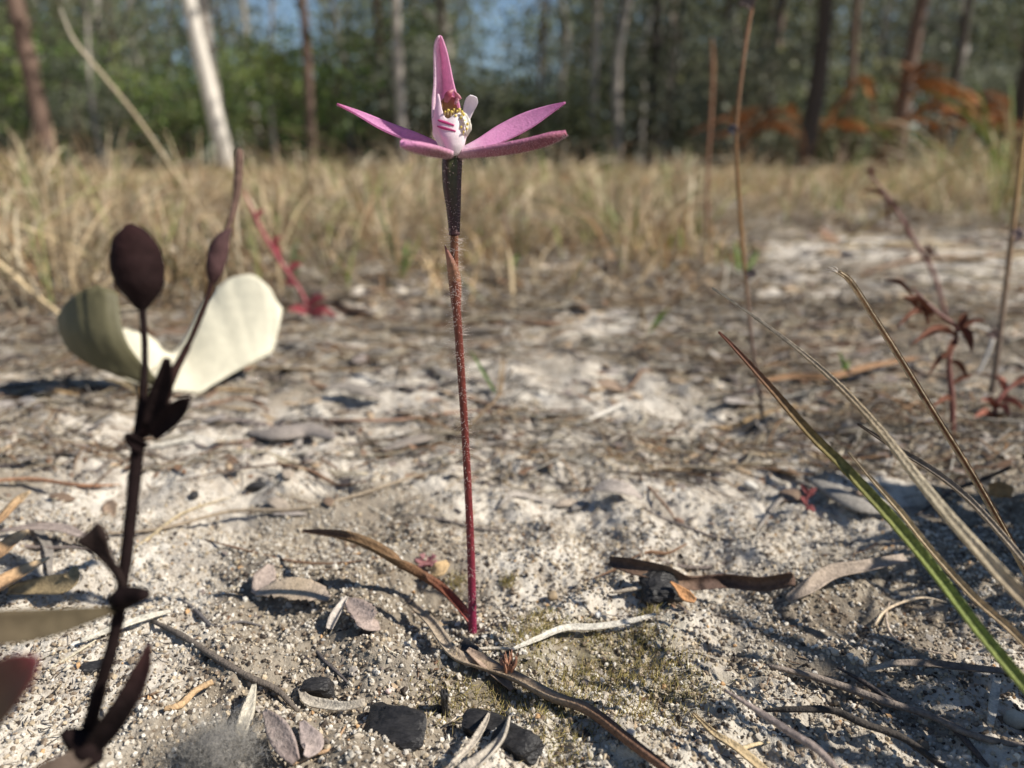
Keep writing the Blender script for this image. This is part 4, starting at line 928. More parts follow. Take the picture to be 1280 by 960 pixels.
leafy('red_herb', 'crimson stemmed herb leaning behind the folded gum leaf', 'herb', [(392, 398), (376, 365), (352, 330), (328, 290), (304, 238)], [.0009, .0010, .0011, .0011, .0004], (.27, .05, .06),
      [(340, 310, 352, 296, .0016, 0), (352, 330, 340, 300, .0018, .002), (360, 340, 378, 330, .0018, 0), (372, 358, 356, 352, .0018, 0), (320, 275, 330, 262, .0014, 0), (384, 385, 408, 372, .0022, -.003), (386, 390, 420, 396, .0022, -.004), (386, 392, 360, 388, .0022, -.004), (388, 394, 410, 405, .002, -.006)])
leafy('rusty_herb', 'rust-brown dried herb with curled leaves in the shade at the right', 'herb', [(1192, 545), (1190, 500), (1186, 450), (1196, 412), (1170, 390), (1140, 360)], [.0008, .0008, .0007, .0006, .0006, .0003], (.17, .06, .045),
      [(1196, 420, 1150, 425, .0024, -.006), (1196, 412, 1208, 392, .003, 0), (1190, 416, 1138, 432, .002, -.01), (1200, 410, 1215, 440, .0034, -.004), (1166, 395, 1128, 372, .0022, -.004), (1140, 368, 1106, 350, .0016, .004), (1196, 425, 1180, 450, .0026, -.004), (1150, 380, 1160, 405, .002, 0), (1196, 415, 1230, 400, .002, 0), (1188, 440, 1160, 470, .002, -.004), (1190, 480, 1215, 470, .002, 0), (1190, 500, 1165, 510, .002, -.005), (1186, 450, 1210, 475, .002, .003), (1160, 388, 1120, 410, .002, -.005), (1130, 372, 1150, 392, .002, 0)], lc=(.17, .065, .038))
leafy('rusty_herb', 'rust-brown dried stalk with hanging bracts behind the curled herb', 'herb', [(1185, 400), (1168, 345), (1148, 310), (1128, 275), (1105, 240), (1080, 210)], [.001, .001, .001, .0009, .0008, .0003], (.22, .10, .08),
      [(1128, 275, 1136, 300, .0030, 0), (1120, 265, 1112, 250, .003, 0), (1160, 330, 1158, 305, .003, 0), (1112, 250, 1078, 240, .003, .003), (1090, 222, 1085, 208, .003, 0), (1150, 312, 1175, 325, .0025, 0), (1105, 240, 1110, 290, .002, 0)], lc=(.25, .10, .075))
leafy('rusty_herb', 'low reddish herb with scattered leaves at the foot of the upright edge stalk', 'herb', [(1240, 525), (1246, 505), (1256, 490), (1270, 478)], [.0008, .0007, .0006, .0003], (.26, .08, .06),
      [(1244, 510, 1225, 500, .0026, -.004), (1246, 506, 1262, 520, .003, -.006), (1250, 500, 1280, 512, .003, -.003), (1256, 490, 1244, 470, .0028, .004), (1262, 485, 1290, 470, .0028, 0), (1240, 520, 1215, 525, .0024, -.006)], lc=(.32, .13, .09))

# the folded pale gum leaf
def build_gum_leaf():
    cols = [((147, 364, .230), (160, 428, .228), (212, 487, .238)), ((122, 355, .228), (128, 420, .226), (160, 472, .232)), ((94, 368, .229), (100, 415, .227), (116, 456, .230)),
            ((73, 393, .236), (75, 412, .235), (84, 434, .236)), ((96, 402, .246), (110, 440, .244), (132, 462, .242)), ((130, 408, .253), (150, 450, .250), (185, 482, .246)),
            ((176, 414, .258), (195, 452, .254), (240, 493, .249)), ((216, 440, .262), (238, 458, .257), (264, 481, .252)), ((250, 384, .268), (268, 420, .262), (290, 466, .256)),
            ((284, 349, .272), (300, 395, .266), (316, 452, .259)), ((322, 344, .272), (332, 390, .267), (334, 443, .262)), ((354, 384, .270), (350, 405, .267), (341, 438, .264))]
    g = np.array([[P(*q) for q in c] for c in cols])
    g = np.stack([crom(g[:, q], 44) for q in range(3)], 1); g = np.stack([crom(g[q], 14) for q in range(44)], 0)
    g = g + 0.0007 * rng.normal(size=(44, 1, 1)) * np.array([0.3, 1, 0.3]) * np.linspace(1, 0.2, 14)[None, :, None]
    low = g[..., 2].min(); gi = np.unravel_index(np.argmin(g[..., 2]), g.shape[:2]); g[..., 2] -= low - hz(g[gi][0], g[gi][1]) - 0.0005
    m = M(); m.sheet(g, np.tile((0.11, 0.10, 0.055), (44 * 14, 1)), .0006, cb=np.tile((0.68, 0.64, 0.50), (44 * 14, 1)))
    o = m.build('gum_leaf', M_gum); o['flipcheck'] = 0
    del o['flipcheck']
    return tag(o, 'large folded cream and olive gum leaf on the sand', 'leaf')
build_gum_leaf()

# ------------------------------------------------------------------ scattered litter (countable, sharp enough to tell apart)
def litter_twigs(n, d0, d1, kinds, group_label, name, cat, group, rmin, rmax, lmin, lmax, xr=0.72):
    for q in range(n):
        x_, d_ = scatter(1, d0, d1, xr, 1.5); x0, y0 = float(x_[0]), float(d_[0])
        sc_ = (y0 / 0.2) ** 0.55
        L = random.uniform(lmin, lmax) * sc_; a = random.gauss(0, 0.5) + (math.pi if random.random() < .5 else 0)
        bend = random.gauss(0, 0.25); r = random.uniform(rmin, rmax) * sc_
        pts = []
        for s in np.linspace(-.5, .5, 5):
            aa = a + bend * s * 2; px, py = x0 + L * s * math.cos(aa), y0 + L * s * math.sin(aa); pts.append(np.array([px, py, hz(px, py) + r * .8 + random.random() * r]))
        m = M(); c = np.array(random.choice(kinds)) * random.uniform(.75, 1.2)
        if random.random() < .5: m.sweep(pts, [r * .6, r, r, r * .4], c, n=12, k=6, flat=.7, wob=.08)
        else: m.ribbon(pts, [r * .5, r * 1.7, r * 1.7, r * .4], c, hint=(random.gauss(0, .3), random.gauss(-.2, .3), 1), n=12, k=5, cup=random.uniform(.2, .9), thick=r * .4, twist=random.gauss(0, .6))
        tag(m.build(name, M_straw if cat == 'straw' else M_bark), group_label + ', ' + near(x0, y0), cat, group)
litter_twigs(55, .13, .34, [GREY, (.22, .19, .17), BROWN, (.17, .14, .125)], 'grey-brown loose twig in the litter', 'twig', 'twig', 'loose grey-brown litter twigs', .0003, .0007, .015, .05)
litter_twigs(60, .16, .5, [PALE, TAN, (.52, .42, .28), WHITE], 'pale loose straw in the litter', 'straw', 'straw', 'loose pale litter straws', .0003, .0006, .02, .07)
litter_twigs(75, .32, .9, [GREY, (.34, .30, .26), BROWN, (.42, .36, .29)], 'grey-brown weathered stick before the grass', 'stick', 'stick', 'weathered sticks before the grass', .0005, .0011, .03, .08)
litter_twigs(70, .36, 1.0, [PALE, TAN, (.58, .47, .30)], 'flattened straw before the grass', 'straw', 'straw', 'flattened straws before the grass', .0004, .0008, .03, .09)
LEAFMESH = []
for q in range(8):
    m = M(); L = 0.012; n = 10
    c = np.array([GREY, (.36, .32, .29), (.30, .22, .16), (.24, .20, .18), (.42, .35, .28), (.20, .14, .10), (.40, .27, .15), (.33, .30, .28)][q])
    m.ribbon([(-L / 2, 0, 0), (-L / 5, random.gauss(0, .0006), random.uniform(0, .001)), (L / 5, random.gauss(0, .0006), random.uniform(0, .001)), (L / 2, 0, 0)], [.0006, .0024, .0026, .0004], c, n=14, k=7, cup=random.uniform(-.5, .5), thick=.0003, rag=.05)
    o = m.build('dead_leaf', M_dry); LEAFMESH.append(o)
def litter_leaves(n, d0, d1, label, group, s0, s1):
    for q in range(n):
        x_, d_ = scatter(1, d0, d1, .74, 1.4); x0, y0 = float(x_[0]), float(d_[0])
        o = random.choice(LEAFMESH); c = bpy.data.objects.new('dead_leaf', o.data); COL.objects.link(c)
        s = random.uniform(s0, s1) * (y0 / .2) ** .6
        c.location = (x0, y0, hz(x0, y0) + .0006 * s); c.scale = (s, s * random.uniform(.7, 1.2), s)
        c.rotation_euler = (random.gauss(0, .3), random.gauss(0, .15), random.gauss(0, .9))
        tag(c, label + ', ' + near(x0, y0), 'dead leaf', group)
litter_leaves(60, .15, .42, 'grey-brown fallen leaf on the sand', 'fallen leaves behind the orchid', .45, 1.0)
litter_leaves(90, .36, 1.0, 'weathered fallen leaf before the grass', 'fallen leaves before the grass', .6, 1.2)
for o in LEAFMESH: bpy.data.objects.remove(o)

# fine litter nobody could count
def fine_litter(name, n, d0, d1, pw, lmin, lmax, r, pal, label, xbias=None, thr=-.1):
    x, d = scatter(n, d0, d1, .82, pw)
    dens = noise2(x * 22, d * 22, 41) + .5 * noise2(x * 70, d * 70, 42) + .35 * sstep(0.02, .12, x) - .1
    k = (dens > thr) & (rng.random(n) > .85 * open_sand(x, d)); x, d = x[k], d[k]; n = len(x)
    sc_ = (d / .15) ** .6
    L = (lmin + (lmax - lmin) * rng.random(n) ** 2) * sc_; a = rng.normal(size=n) * .8; rr = r * (0.5 + rng.random(n)) * sc_
    cx, sx = np.cos(a), np.sin(a); z = H(x, d)
    e0 = np.stack([x - cx * L / 2, d - sx * L / 2, H(x - cx * L / 2, d - sx * L / 2) + rr * .7], 1)
    e1 = np.stack([x + cx * L / 2, d + sx * L / 2, H(x + cx * L / 2, d + sx * L / 2) + rr * .7 + .0012 * rng.random(n) * sc_], 1)
    mid = (e0 + e1) / 2 + np.stack([-sx, cx, 0 * x], 1) * (rng.normal(size=n) * .12 * L)[:, None]; mid[:, 2] = np.maximum(mid[:, 2], H(mid[:, 0], mid[:, 1]) + rr * .6)
    S = np.stack([-sx, cx, 0 * x], 1); U = np.array([0, 0, 1.0])
    ring = []
    for p, f in ((e0, .6), (mid, 1.), (e1, .4)):
        for an in (0.5, 2.6, 4.7): ring.append(p + (S * math.cos(an) + U * math.sin(an)) * (rr * f)[:, None])
    V = np.stack(ring, 1).reshape(-1, 3)
    F = []
    i = np.arange(n)[:, None] * 9
    for s in (0, 3):
        for j in range(3): F.append(i + np.array([[s + j, s + (j + 1) % 3, s + 3 + (j + 1) % 3, s + 3 + j]]))
    pal = np.array(pal); c = pal[rng.integers(0, len(pal), n)] * (.7 + .5 * rng.random((n, 1)))
    m = M(); m.add(V, [np.concatenate(F)], np.repeat(c, 9, 0))
    return tag(m.build(name, M_bark), label, None, kind='stuff')
PALL = [GREY, (.2, .17, .15), BROWN, (.10, .08, .07), (.42, .34, .24), PALE, (.05, .045, .045)]
fine_litter('fine_litter', 3600, .07, .2, 1.0, .001, .006, .00013, PALL, 'tiny dark and tan plant fragments on the sand round the orchid', thr=-.05)
fine_litter('fine_litter', 11000, .17, .5, 1.4, .0015, .009, .00022, PALL, 'small broken litter fragments on the ground behind the orchid', thr=-.05)
fine_litter('fine_litter', 9000, .4, 1.6, 1.6, .002, .014, .00035, PALL + [(.5, .4, .25)] * 3, 'small litter fragments before and under the dry grass', thr=-.4)
def straw_litter(n, d0, d1, pw, lmin, lmax, r, lift, label, thr, pal):
    x, d = scatter(n, d0, d1, .82, pw); px = 640 + x / (d * CP) * FPX
    dens = noise2(x * 9, d * 14, 45) + .30 * sstep(520, 800, px) - .25 * sstep(960, 1050, px) * sstep(.36, .45, d) * (1 - sstep(.75, .9, d)) + .4 * sstep(.3, .5, d)
    k = (dens > thr) & (rng.random(n) > .85 * open_sand(x, d)); x, d = x[k], d[k]; n = len(x); sc_ = (d / .2) ** .6
    L = (lmin + (lmax - lmin) * rng.random(n) ** 1.5) * sc_; a = rng.normal(size=n) * .75; rr = r * (.5 + rng.random(n)) * sc_; up = lift * rng.random((n, 4)) ** 2 * sc_[:, None]
    a2 = a + rng.normal(size=n) * .35; tv = np.stack([np.cos(a), np.sin(a), 0 * a], 1); tv2 = np.stack([np.cos(a2), np.sin(a2), 0 * a], 1); b = np.stack([x, d, 0 * x], 1)
    ps = [b - tv * (L * .5)[:, None], b - tv * (L * .15)[:, None], b + tv2 * (L * .2)[:, None], b + tv2 * (L * .5)[:, None]]
    S = np.stack([-np.sin(a), np.cos(a), 0 * a], 1); ring = []
    for i, p in enumerate(ps):
        p[:, 2] = H(p[:, 0], p[:, 1]) + rr * .8 + up[:, i]
        for an in (0.5, 2.6, 4.7): ring.append(p + (S * math.cos(an) + np.array([0, 0, 1.]) * math.sin(an)) * (rr * (.6, 1, 1, .4)[i])[:, None])
    V = np.stack(ring, 1).reshape(-1, 3); i = np.arange(n)[:, None] * 12
    F = [i + np.array([[s_ + j, s_ + (j + 1) % 3, s_ + 3 + (j + 1) % 3, s_ + 3 + j]]) for s_ in (0, 3, 6) for j in range(3)]
    pal = np.array(pal); c = pal[rng.integers(0, len(pal), n)] * (.7 + .5 * rng.random((n, 1)))
    m = M(); m.add(V, [np.concatenate(F)], np.repeat(c, 12, 0)); return tag(m.build('straw_litter', M_straw), label, None, kind='stuff')
SP_ = [GREY, (.2, .17, .15), BROWN, (.12, .09, .07), (.42, .34, .24), (.50, .40, .27), PALE, (.36, .22, .12), WHITE]
straw_litter(5200, .17, .5, 1.3, .006, .04, .00024, .004, 'criss-crossed thin straws and rootlets behind the orchid', .02, SP_)
straw_litter(6500, .38, 1.5, 1.5, .01, .05, .00035, .009, 'tangle of broken straws before the dry grass', .05, [(.42, .37, .31), (.34, .29, .25), PALE, (.50, .40, .27), WHITE, (.22, .16, .12), (.55, .47, .36), (.38, .26, .16)])
def flakes(name, n, d0, d1, pw, r, label, thr, tone=1.0):
    x, d = scatter(n, d0, d1, .82, pw); dens = noise2(x * 25, d * 25, 51) + .3 * sstep(0.0, .12, x); k = (dens > thr) & (rng.random(n) > .85 * open_sand(x, d)); x, d = x[k], d[k]; n = len(x)
    sc_ = (d / .15) ** .6; rad = r * (.4 + rng.random(n) ** 2) * sc_
    V0 = np.array([[math.cos(a), math.sin(a), 0] for a in np.linspace(0, 6.283, 7)[:-1]] + [[0, 0, .25], [0, 0, -.25]])
    F0 = np.array([[j, (j + 1) % 6, 6] for j in range(6)] + [[(j + 1) % 6, j, 7] for j in range(6)])
    V = V0[None] * (1 + .25 * rng.normal(size=(n, 8, 1))) * (rad[:, None] * np.stack([.6 + rng.random(n), .4 + .5 * rng.random(n), .4 + .4 * rng.random(n)], 1))[:, None]
    a = rng.random(n) * 6.28; t = rng.normal(size=n) * .3; c_, s_ = np.cos(a), np.sin(a)
    V[..., 2] += V[..., 0] * t[:, None]
    X = V[..., 0] * c_[:, None] - V[..., 1] * s_[:, None]; Y = V[..., 0] * s_[:, None] + V[..., 1] * c_[:, None]
    V = np.stack([X + x[:, None], Y + d[:, None], V[..., 2] + (H(x, d) + rad * .15)[:, None]], -1)
    pal = np.array([GREY, (.36, .32, .28), (.22, .18, .16), BROWN, (.40, .30, .2), (.06, .05, .05), (.5, .45, .38)]); c = tone * pal[rng.integers(0, 7, n)] * (.75 + .4 * rng.random((n, 1)))
    m = M(); m.add(V.reshape(-1, 3), (F0[None] + (np.arange(n) * 8)[:, None, None]).reshape(-1, 3), np.repeat(c, 8, 0))
    return tag(m.build(name, M_dry, smooth=False), label, None, kind='stuff')
flakes('bark_flakes', 1500, .08, .2, 1.0, .0008, 'tiny bark flakes on the sand round the orchid', .05)
flakes('bark_flakes', 9000, .17, .55, 1.4, .0018, 'bark flakes and leaf crumbs behind the orchid', -.05, 1.15)
flakes('bark_flakes', 9000, .40, 1.6, 1.5, .0034, 'bark flakes and leaf crumbs before the dry grass', -.3, 1.3)

# moss
def moss(n, spots, label):
    b0 = []; 
    for (px, py, rx, cnt) in spots:
        c = G(px, py)
        cnt = int(cnt * 1.6); p = c[None, :2] + rng.normal(size=(cnt, 2)) * rx; b0.append(p)
    p = np.vstack(b0); z = H(p[:, 0], p[:, 1]); k = len(p)
    m = M(); dr = unit(rng.normal(size=(k, 3)) * .6 + [0, 0, 1]); c = np.array([(.30, .24, .08), (.22, .20, .07), (.36, .30, .12), (.14, .10, .05), (.42, .33, .16)])[rng.integers(0, 5, k)]
    spikes(m, np.stack([p[:, 0], p[:, 1], z - .0001], 1), dr, .0007 + .0013 * rng.random(k), .00009, np.repeat(c, 4, 0) * (.7 + .5 * rng.random((k * 4, 1))))
    return tag(m.build('moss', M_moss), label, None, kind='stuff')
moss(0, [(680, 780, .0022, 260), (660, 800, .002, 180), (745, 795, .0016, 120), (800, 800, .002, 200), (825, 835, .003, 300), (770, 850, .003, 260), (720, 850, .003, 260), (640, 880, .003, 300), (690, 880, .0025, 260), (790, 890, .003, 240), (570, 730, .001, 90), (635, 730, .0008, 70), (850, 870, .003, 200), (560, 870, .0025, 200), (700, 930, .003, 250), (810, 765, .001, 90)], 'olive-yellow tufts of dry moss on the sand right of the orchid base')

# seedlings
def seedling(px, py, blades, label, group=None):
    b = G(px, py); root = empty('grass_seedling', b, label, 'seedling', group); zb = float(b[1] * CP + (CAMH - b[2]) * SP)
    for (x1, y1, wd, c) in blades:
        m = M(); e = P(x1, y1, zb + random.gauss(0, .003)); mid = (b + e) / 2 + [random.gauss(0, .001), 0, .001]
        m.ribbon([b - [0, 0, .001], mid, e], [wd * .6, wd, wd * .1], c, hint=(.2, -1, .2), n=12, k=5, cup=.6, thick=.0003); m.build('blade', M_green, root)
    return root
GR = (.16, .27, .05); GR2 = (.20, .26, .07)
seedling(622, 492, [(588, 438, .0006, GR), (628, 440, .0003, TAN), (640, 500, .0005, TAN)], 'single green sprout right behind the orchid stem')
seedling(808, 418, [(842, 380, .0011, [GR2, GR, (.3, .15, .06)]), (800, 370, .0005, TAN), (795, 400, .0006, TAN)], 'green blade with rusty tip in the litter right of the sprout')
seedling(800, 318, [(764, 262, .0018, [TAN, GR2, GR]), (790, 300, .0016, GR), (815, 282, .0028, GR), (822, 310, .002, GR), (780, 290, .0016, GR2), (850, 330, .0012, TAN)], 'bright green tuft of blades among dry grass')
seedling(640, 350, [(648, 318, .0020, GR), (632, 325, .0012, GR), (628, 240, .0010, BROWN), (660, 335, .001, TAN)], 'small green shoot with a thin brown stalk beyond the orchid stem')
seedling(925, 350, [(918, 300, .0018, GR), (905, 322, .0016, GR), (948, 312, .0014, GR), (900, 345, .0014, GR2), (935, 330, .0012, GR)], 'green tuft at the foot of the tall amber stalk')
seedling(372, 352, [(370, 300, .0020, (.15, .25, .10)), (378, 320, .0015, GR), (362, 330, .0012, TAN)], 'green shoot just behind the crimson herb')
seedling(1056, 478, [(1048, 440, .0008, GR), (1062, 450, .0006, GR2)], 'tiny green shoot behind the bleached dry blade')
seedling(180, 500, [(140, 452, .0005, TAN), (160, 440, .0005, TAN), (185, 470, .0006, GR2), (120, 470, .0006, (.5, .4, .25)), (60, 530, .0007, (.6, .5, .32)), (200, 455, .0004, TAN)], 'wispy tan grass tuft under the folded gum leaf')
seedling(500, 352, [(470, 250, .0014, GR2), (490, 240, .001, TAN), (510, 300, .0016, GR), (450, 290, .0014, TAN), (530, 290, .001, GR2), (480, 300, .0012, (.5, .4, .24))], 'half-green grass tuft left of the orchid ovary')
leafy('red_herb', 'tiny crimson seedling near the white pebble', 'herb', [(1010, 640), (1008, 628), (1010, 612)], [.0003, .0003, .0001], (.26, .08, .08), [(1008, 630, 1000, 622, .0006, 0), (1009, 622, 1020, 610, .0006, 0), (1009, 634, 1018, 640, .0006, -.001), (1009, 618, 1000, 606, .0005, 0)])

# ------------------------------------------------------------------ dry grass beyond
STRAWS = [(.48, .37, .23), (.55, .44, .29), (.38, .28, .17), (.62, .53, .38), (.32, .20, .11)]
GREENS = [(.20, .26, .07), (.16, .22, .06), (.28, .28, .10)]
def tuft_mesh(seed, n, h, spread, green, wd):
    r = np.random.default_rng(seed); m = M()
    for q in range(n):
        a = r.random() * 6.283; rr = abs(r.normal()) * spread * .35; L = h * (.45 + .6 * r.random()); lean = .15 + 1.1 * r.random() ** 1.2
        b = np.array([math.cos(a) * rr, math.sin(a) * rr, -.003]); a2 = a + r.normal() * .7
        dv = np.array([math.cos(a2), math.sin(a2), 0]); droop = r.random() ** 2 * .9
        p1 = b + dv * lean * L * .35 + [0, 0, L * .5]; p2 = b + dv * lean * L * .8 + [0, 0, L * (.88 - .2 * droop)]; p3 = b + dv * lean * L * 1.2 + [0, 0, L * (1.05 - .6 * droop)]
        g = r.random() < green; c = np.array((GREENS if g else STRAWS)[r.integers(0, 3 if g else 5)]) * (.75 + .45 * r.random())
        ww = wd * (.6 + .8 * r.random())
        pts = crom([b, p1, p2, p3], 6); T, S, N = frames(pts, (-dv[1] * .2 + dv[0], dv[0] * .2 + dv[1], .2)); wv = ww * np.array([.8, 1, .95, .8, .5, .08])
        V = np.concatenate([pts + S * wv[:, None], pts + N * (wv * .35)[:, None], pts - S * wv[:, None]])
        i = np.arange(5); F = np.concatenate([np.stack([i, i + 1, i + 7, i + 6], 1), np.stack([i + 6, i + 7, i + 13, i + 12], 1)])
        m.add(V, F, c)
        if not g and r.random() < .25:      # a loose seed head
            e = p3; m.add(np.array([e, e + dv * .002 + [0, 0, .0008], e + dv * .006, e + dv * .002 + [-.0004, .0004, -.0008]]) * 1.0, np.array([[0, 1, 2, 3]]), c * .85)
    return m
def tufts(n, d0, d1, specs, label, group, name, s0, s1, pw=1.2, xr=.75, keep=None):
    protos = []
    for i, (nb, h, sp, gr, wd) in enumerate(specs):
        o = tuft_mesh(100 + len(protos) + int(d0 * 100), nb, h, sp, gr, wd).build(name, M_grass); protos.append(o)
    cnt = 0
    while cnt < n:
        x_, d_ = scatter(1, d0, d1, xr, pw); x0, y0 = float(x_[0]), float(d_[0])
        if keep is not None and not keep(x0, y0): continue
        cnt += 1
        o = protos[cnt - 1] if cnt <= len(protos) else bpy.data.objects.new(name, random.choice(protos).data)
        if cnt > len(protos): COL.objects.link(o)
        s = random.uniform(s0, s1); o.location = (x0, y0, hz(x0, y0)); o.scale = (s, s, s * random.uniform(.85, 1.15)); o.rotation_euler = (0, 0, random.random() * 6.28)
        gi = [q for q, pr_ in enumerate(protos) if pr_.data == o.data][0]
        tag(o, ('greenish ' if specs[gi][3] >= .2 else 'all-straw ') + label + ', ' + near(x0, y0), 'grass', group)
def kp(x, y):                                   # open sand on the right stays free of tufts
    px = 640 + x / (y * CP) * FPX
    if y < .46 and px > 330: return False
    if px > 900 and y < .95: return False
    if y < .6 and px > 420: return random.random() < .3
    return True
tufts(84, .37, .95, [(16, .055, .03, .12, .0006), (22, .075, .035, .2, .0007), (14, .05, .04, .05, .0006), (20, .085, .03, .3, .0006)], 'low grass tuft at the sand edge', 'low tufts at the edge of the sand', 'grass_tuft', .7, 1.1, keep=kp)
tufts(90, .75, 1.9, [(30, .085, .04, .12, .0009), (26, .12, .04, .2, .0009), (34, .075, .04, .05, .0010), (30, .10, .04, .35, .0010)], 'grass tuft in the dry band', 'tufts in the dry grass band', 'grass_tuft', .75, 1.15, keep=kp)
tufts(110, 1.7, 5.5, [(22, .09, .05, .15, .0020), (18, .12, .05, .3, .0020), (24, .08, .05, .1, .0020)], 'far grass tuft before the shrubs', 'far grass tufts', 'grass_tuft', .8, 1.35, pw=1.0)
for px, D, nb, h, gr, lab in ((455, .74, 46, .105, .25, 'thick half-green grass clump left of the orchid ovary'), (520, .92, 50, .13, .12, 'large straw clump behind the upright sepal foot'), (405, 1.05, 44, .12, .08, 'large straw clump beyond the crimson herb'),
                              (760, .80, 40, .10, .2, 'loose grass clump behind the bright green tuft'), (690, 1.0, 46, .12, .1, 'straw clump below the magenta petals'), (850, 1.1, 40, .12, .15, 'straw clump beside the blurred rusty stalk'),
                              (230, 1.0, 40, .12, .1, 'straw clump under the white-barked trunk'), (120, .85, 40, .11, .3, 'green-based grass clump behind the fat dark capsule'), (30, .8, 40, .12, .2, 'pale grass clump behind the leaning straw'), (610, 1.3, 44, .13, .1, 'straw clump straight behind the orchid ovary'), (650, .60, 24, .06, .3, 'short green-tinged clump right of the orchid stem'), (800, .58, 26, .065, .4, 'short green clump beside the bright green tuft'), (560, .62, 28, .07, .25, 'short straw clump left of the orchid stem'), (870, .66, 24, .07, .2, 'short straw clump at the foot of the rusty stalk'), (1180, .98, 40, .11, .3, 'grass clump beyond the bare sand under the leaning stalk'), (1050, 1.0, 34, .09, .15, 'straw clump beyond the bare sand below the bracken'), (340, .62, 34, .09, .2, 'straw clump just behind the folded gum leaf'), (480, .60, 30, .075, .35, 'low green-based clump in front of the thick half-green clump'), (1260, .9, 40, .12, .45, 'green clump beyond the bare sand by the upright edge stalk')):
    o = tuft_mesh(int(px * 3), nb, h, .045, gr, .0008).build('grass_clump', M_grass); o.location = ground_at(px, D); tag(o, lab, 'grass')
def thatch(n, d0, d1, h, wd, label):
    x, d = scatter(n, d0, d1, .85, 1.1)
    px = 640 + x / (d * CP) * FPX
    k = ~((px > 930) & (d < .85)) & ~((d < .5) & (px > 330) & (rng.random(len(d)) < .8)) & (noise2(x * 6, d * 6, 61) * (1 - sstep(1.5, 3, d)) + noise2(x * 1.7, d * 1.7, 62) * sstep(1, 2.5, d) > -.02 - .12 * sstep(1, 2, d)); x, d = x[k], d[k]; n = len(x)
    b = np.stack([x, d, H(x, d) - .003], 1); a = rng.random(n) * 6.28; L = h * (.4 + .8 * rng.random(n)); lean = .3 + 2.2 * rng.random(n)
    dv = np.stack([np.cos(a), np.sin(a), 0 * a], 1); S = np.stack([-np.sin(a), np.cos(a), 0 * a], 1) * (wd * (.6 + .8 * rng.random(n)))[:, None]
    p1 = b + dv * (lean * L * .4)[:, None]; p1[:, 2] += L * .7; p2 = b + dv * (lean * L)[:, None]; p2[:, 2] += L * (.75 + .3 * rng.random(n))
    V = np.stack([b - S, b + S, p1 + S, p1 - S, p2], 1).reshape(-1, 3); i = np.arange(n)[:, None] * 5
    pal = np.array(STRAWS + GREENS[:1]); c = pal[rng.integers(0, 6, n)] * (.75 + .45 * rng.random((n, 1)))
    c = c * (.62 + .5 * sstep(-.3, .3, noise2(x * 2.5, d * 2.5, 63)))[:, None] * np.where(noise2(x * 1.3, d * 1.3, 64) > .15, 1, 0)[:, None] * np.array([1, .92, .80]) + c * np.where(noise2(x * 1.3, d * 1.3, 64) > .15, 0, .95)[:, None]
    m = M(); m.add(V, [i + np.array([[0, 1, 2, 3]]), i + np.array([[3, 2, 4]])], np.repeat(c, 5, 0))
    return tag(m.build('dry_grass', M_grass), label, None, kind='stuff')
thatch(14000, .38, 2.2, .04, .0008, 'matted dry straw grass at the edge of the sand')
thatch(3000, .40, 1.1, .028, .0006, 'thin scattered straw blades on the sand before the grass')
thatch(22000, 1.8, 10, .05, .0028, 'sward of dry straw grass running back to the shrubs')

# ------------------------------------------------------------------ woodland
def crown_mesh(seed, R, clusters, per, size, pal, top=1.0, zc=0.0, hang=.5):
    r = np.random.default_rng(seed)
    cc = r.normal(size=(clusters, 3)); cc = unit(cc) * (r.random((clusters, 1)) ** .45) * np.asarray(R); cc[:, 2] += zc
    cr = (.14 + .16 * r.random(clusters)) * (np.mean(R))
    n = clusters * per
    ci = np.repeat(np.arange(clusters), per)
    p = cc[ci] + r.normal(size=(n, 3)) * cr[ci][:, None] * np.array([1, 1, .6])
    d1 = unit(r.normal(size=(n, 3)) + np.array([0, 0, -hang])); d2 = unit(np.cross(d1, r.normal(size=(n, 3))))
    s = size * (.6 + .8 * r.random(n)); w_ = s * .32
    V = np.stack([p, p + d1 * (s * .5)[:, None] + d2 * w_[:, None], p + d1 * s[:, None], p + d1 * (s * .5)[:, None] - d2 * w_[:, None]], 1).reshape(-1, 3)
    F = np.arange(n * 4).reshape(-1, 4)
    pal = np.array(pal); cl = pal[r.integers(0, len(pal), clusters)][ci] * (.65 + .7 * r.random((n, 1)))
    m = M(); m.add(V, F, np.repeat(cl, 4, 0)); return m, cc
OLIVE = [(.14, .16, .075), (.16, .175, .085), (.115, .13, .065), (.20, .20, .10)]
FRESH = [(.14, .21, .055), (.17, .23, .065), (.115, .17, .05), (.23, .27, .09)]
GREYG = [(.18, .195, .135), (.155, .17, .12), (.21, .22, .165), (.135, .15, .10)]
DULL = [(.065, .072, .038), (.08, .085, .045), (.10, .09, .05), (.055, .06, .034)]
def bark_col(k): return {'white': (.62, .58, .52), 'grey': (.30, .27, .24), 'brown': (.15, .10, .078), 'dark': (.055, .045, .04), 'pale': (.42, .38, .33)}[k]
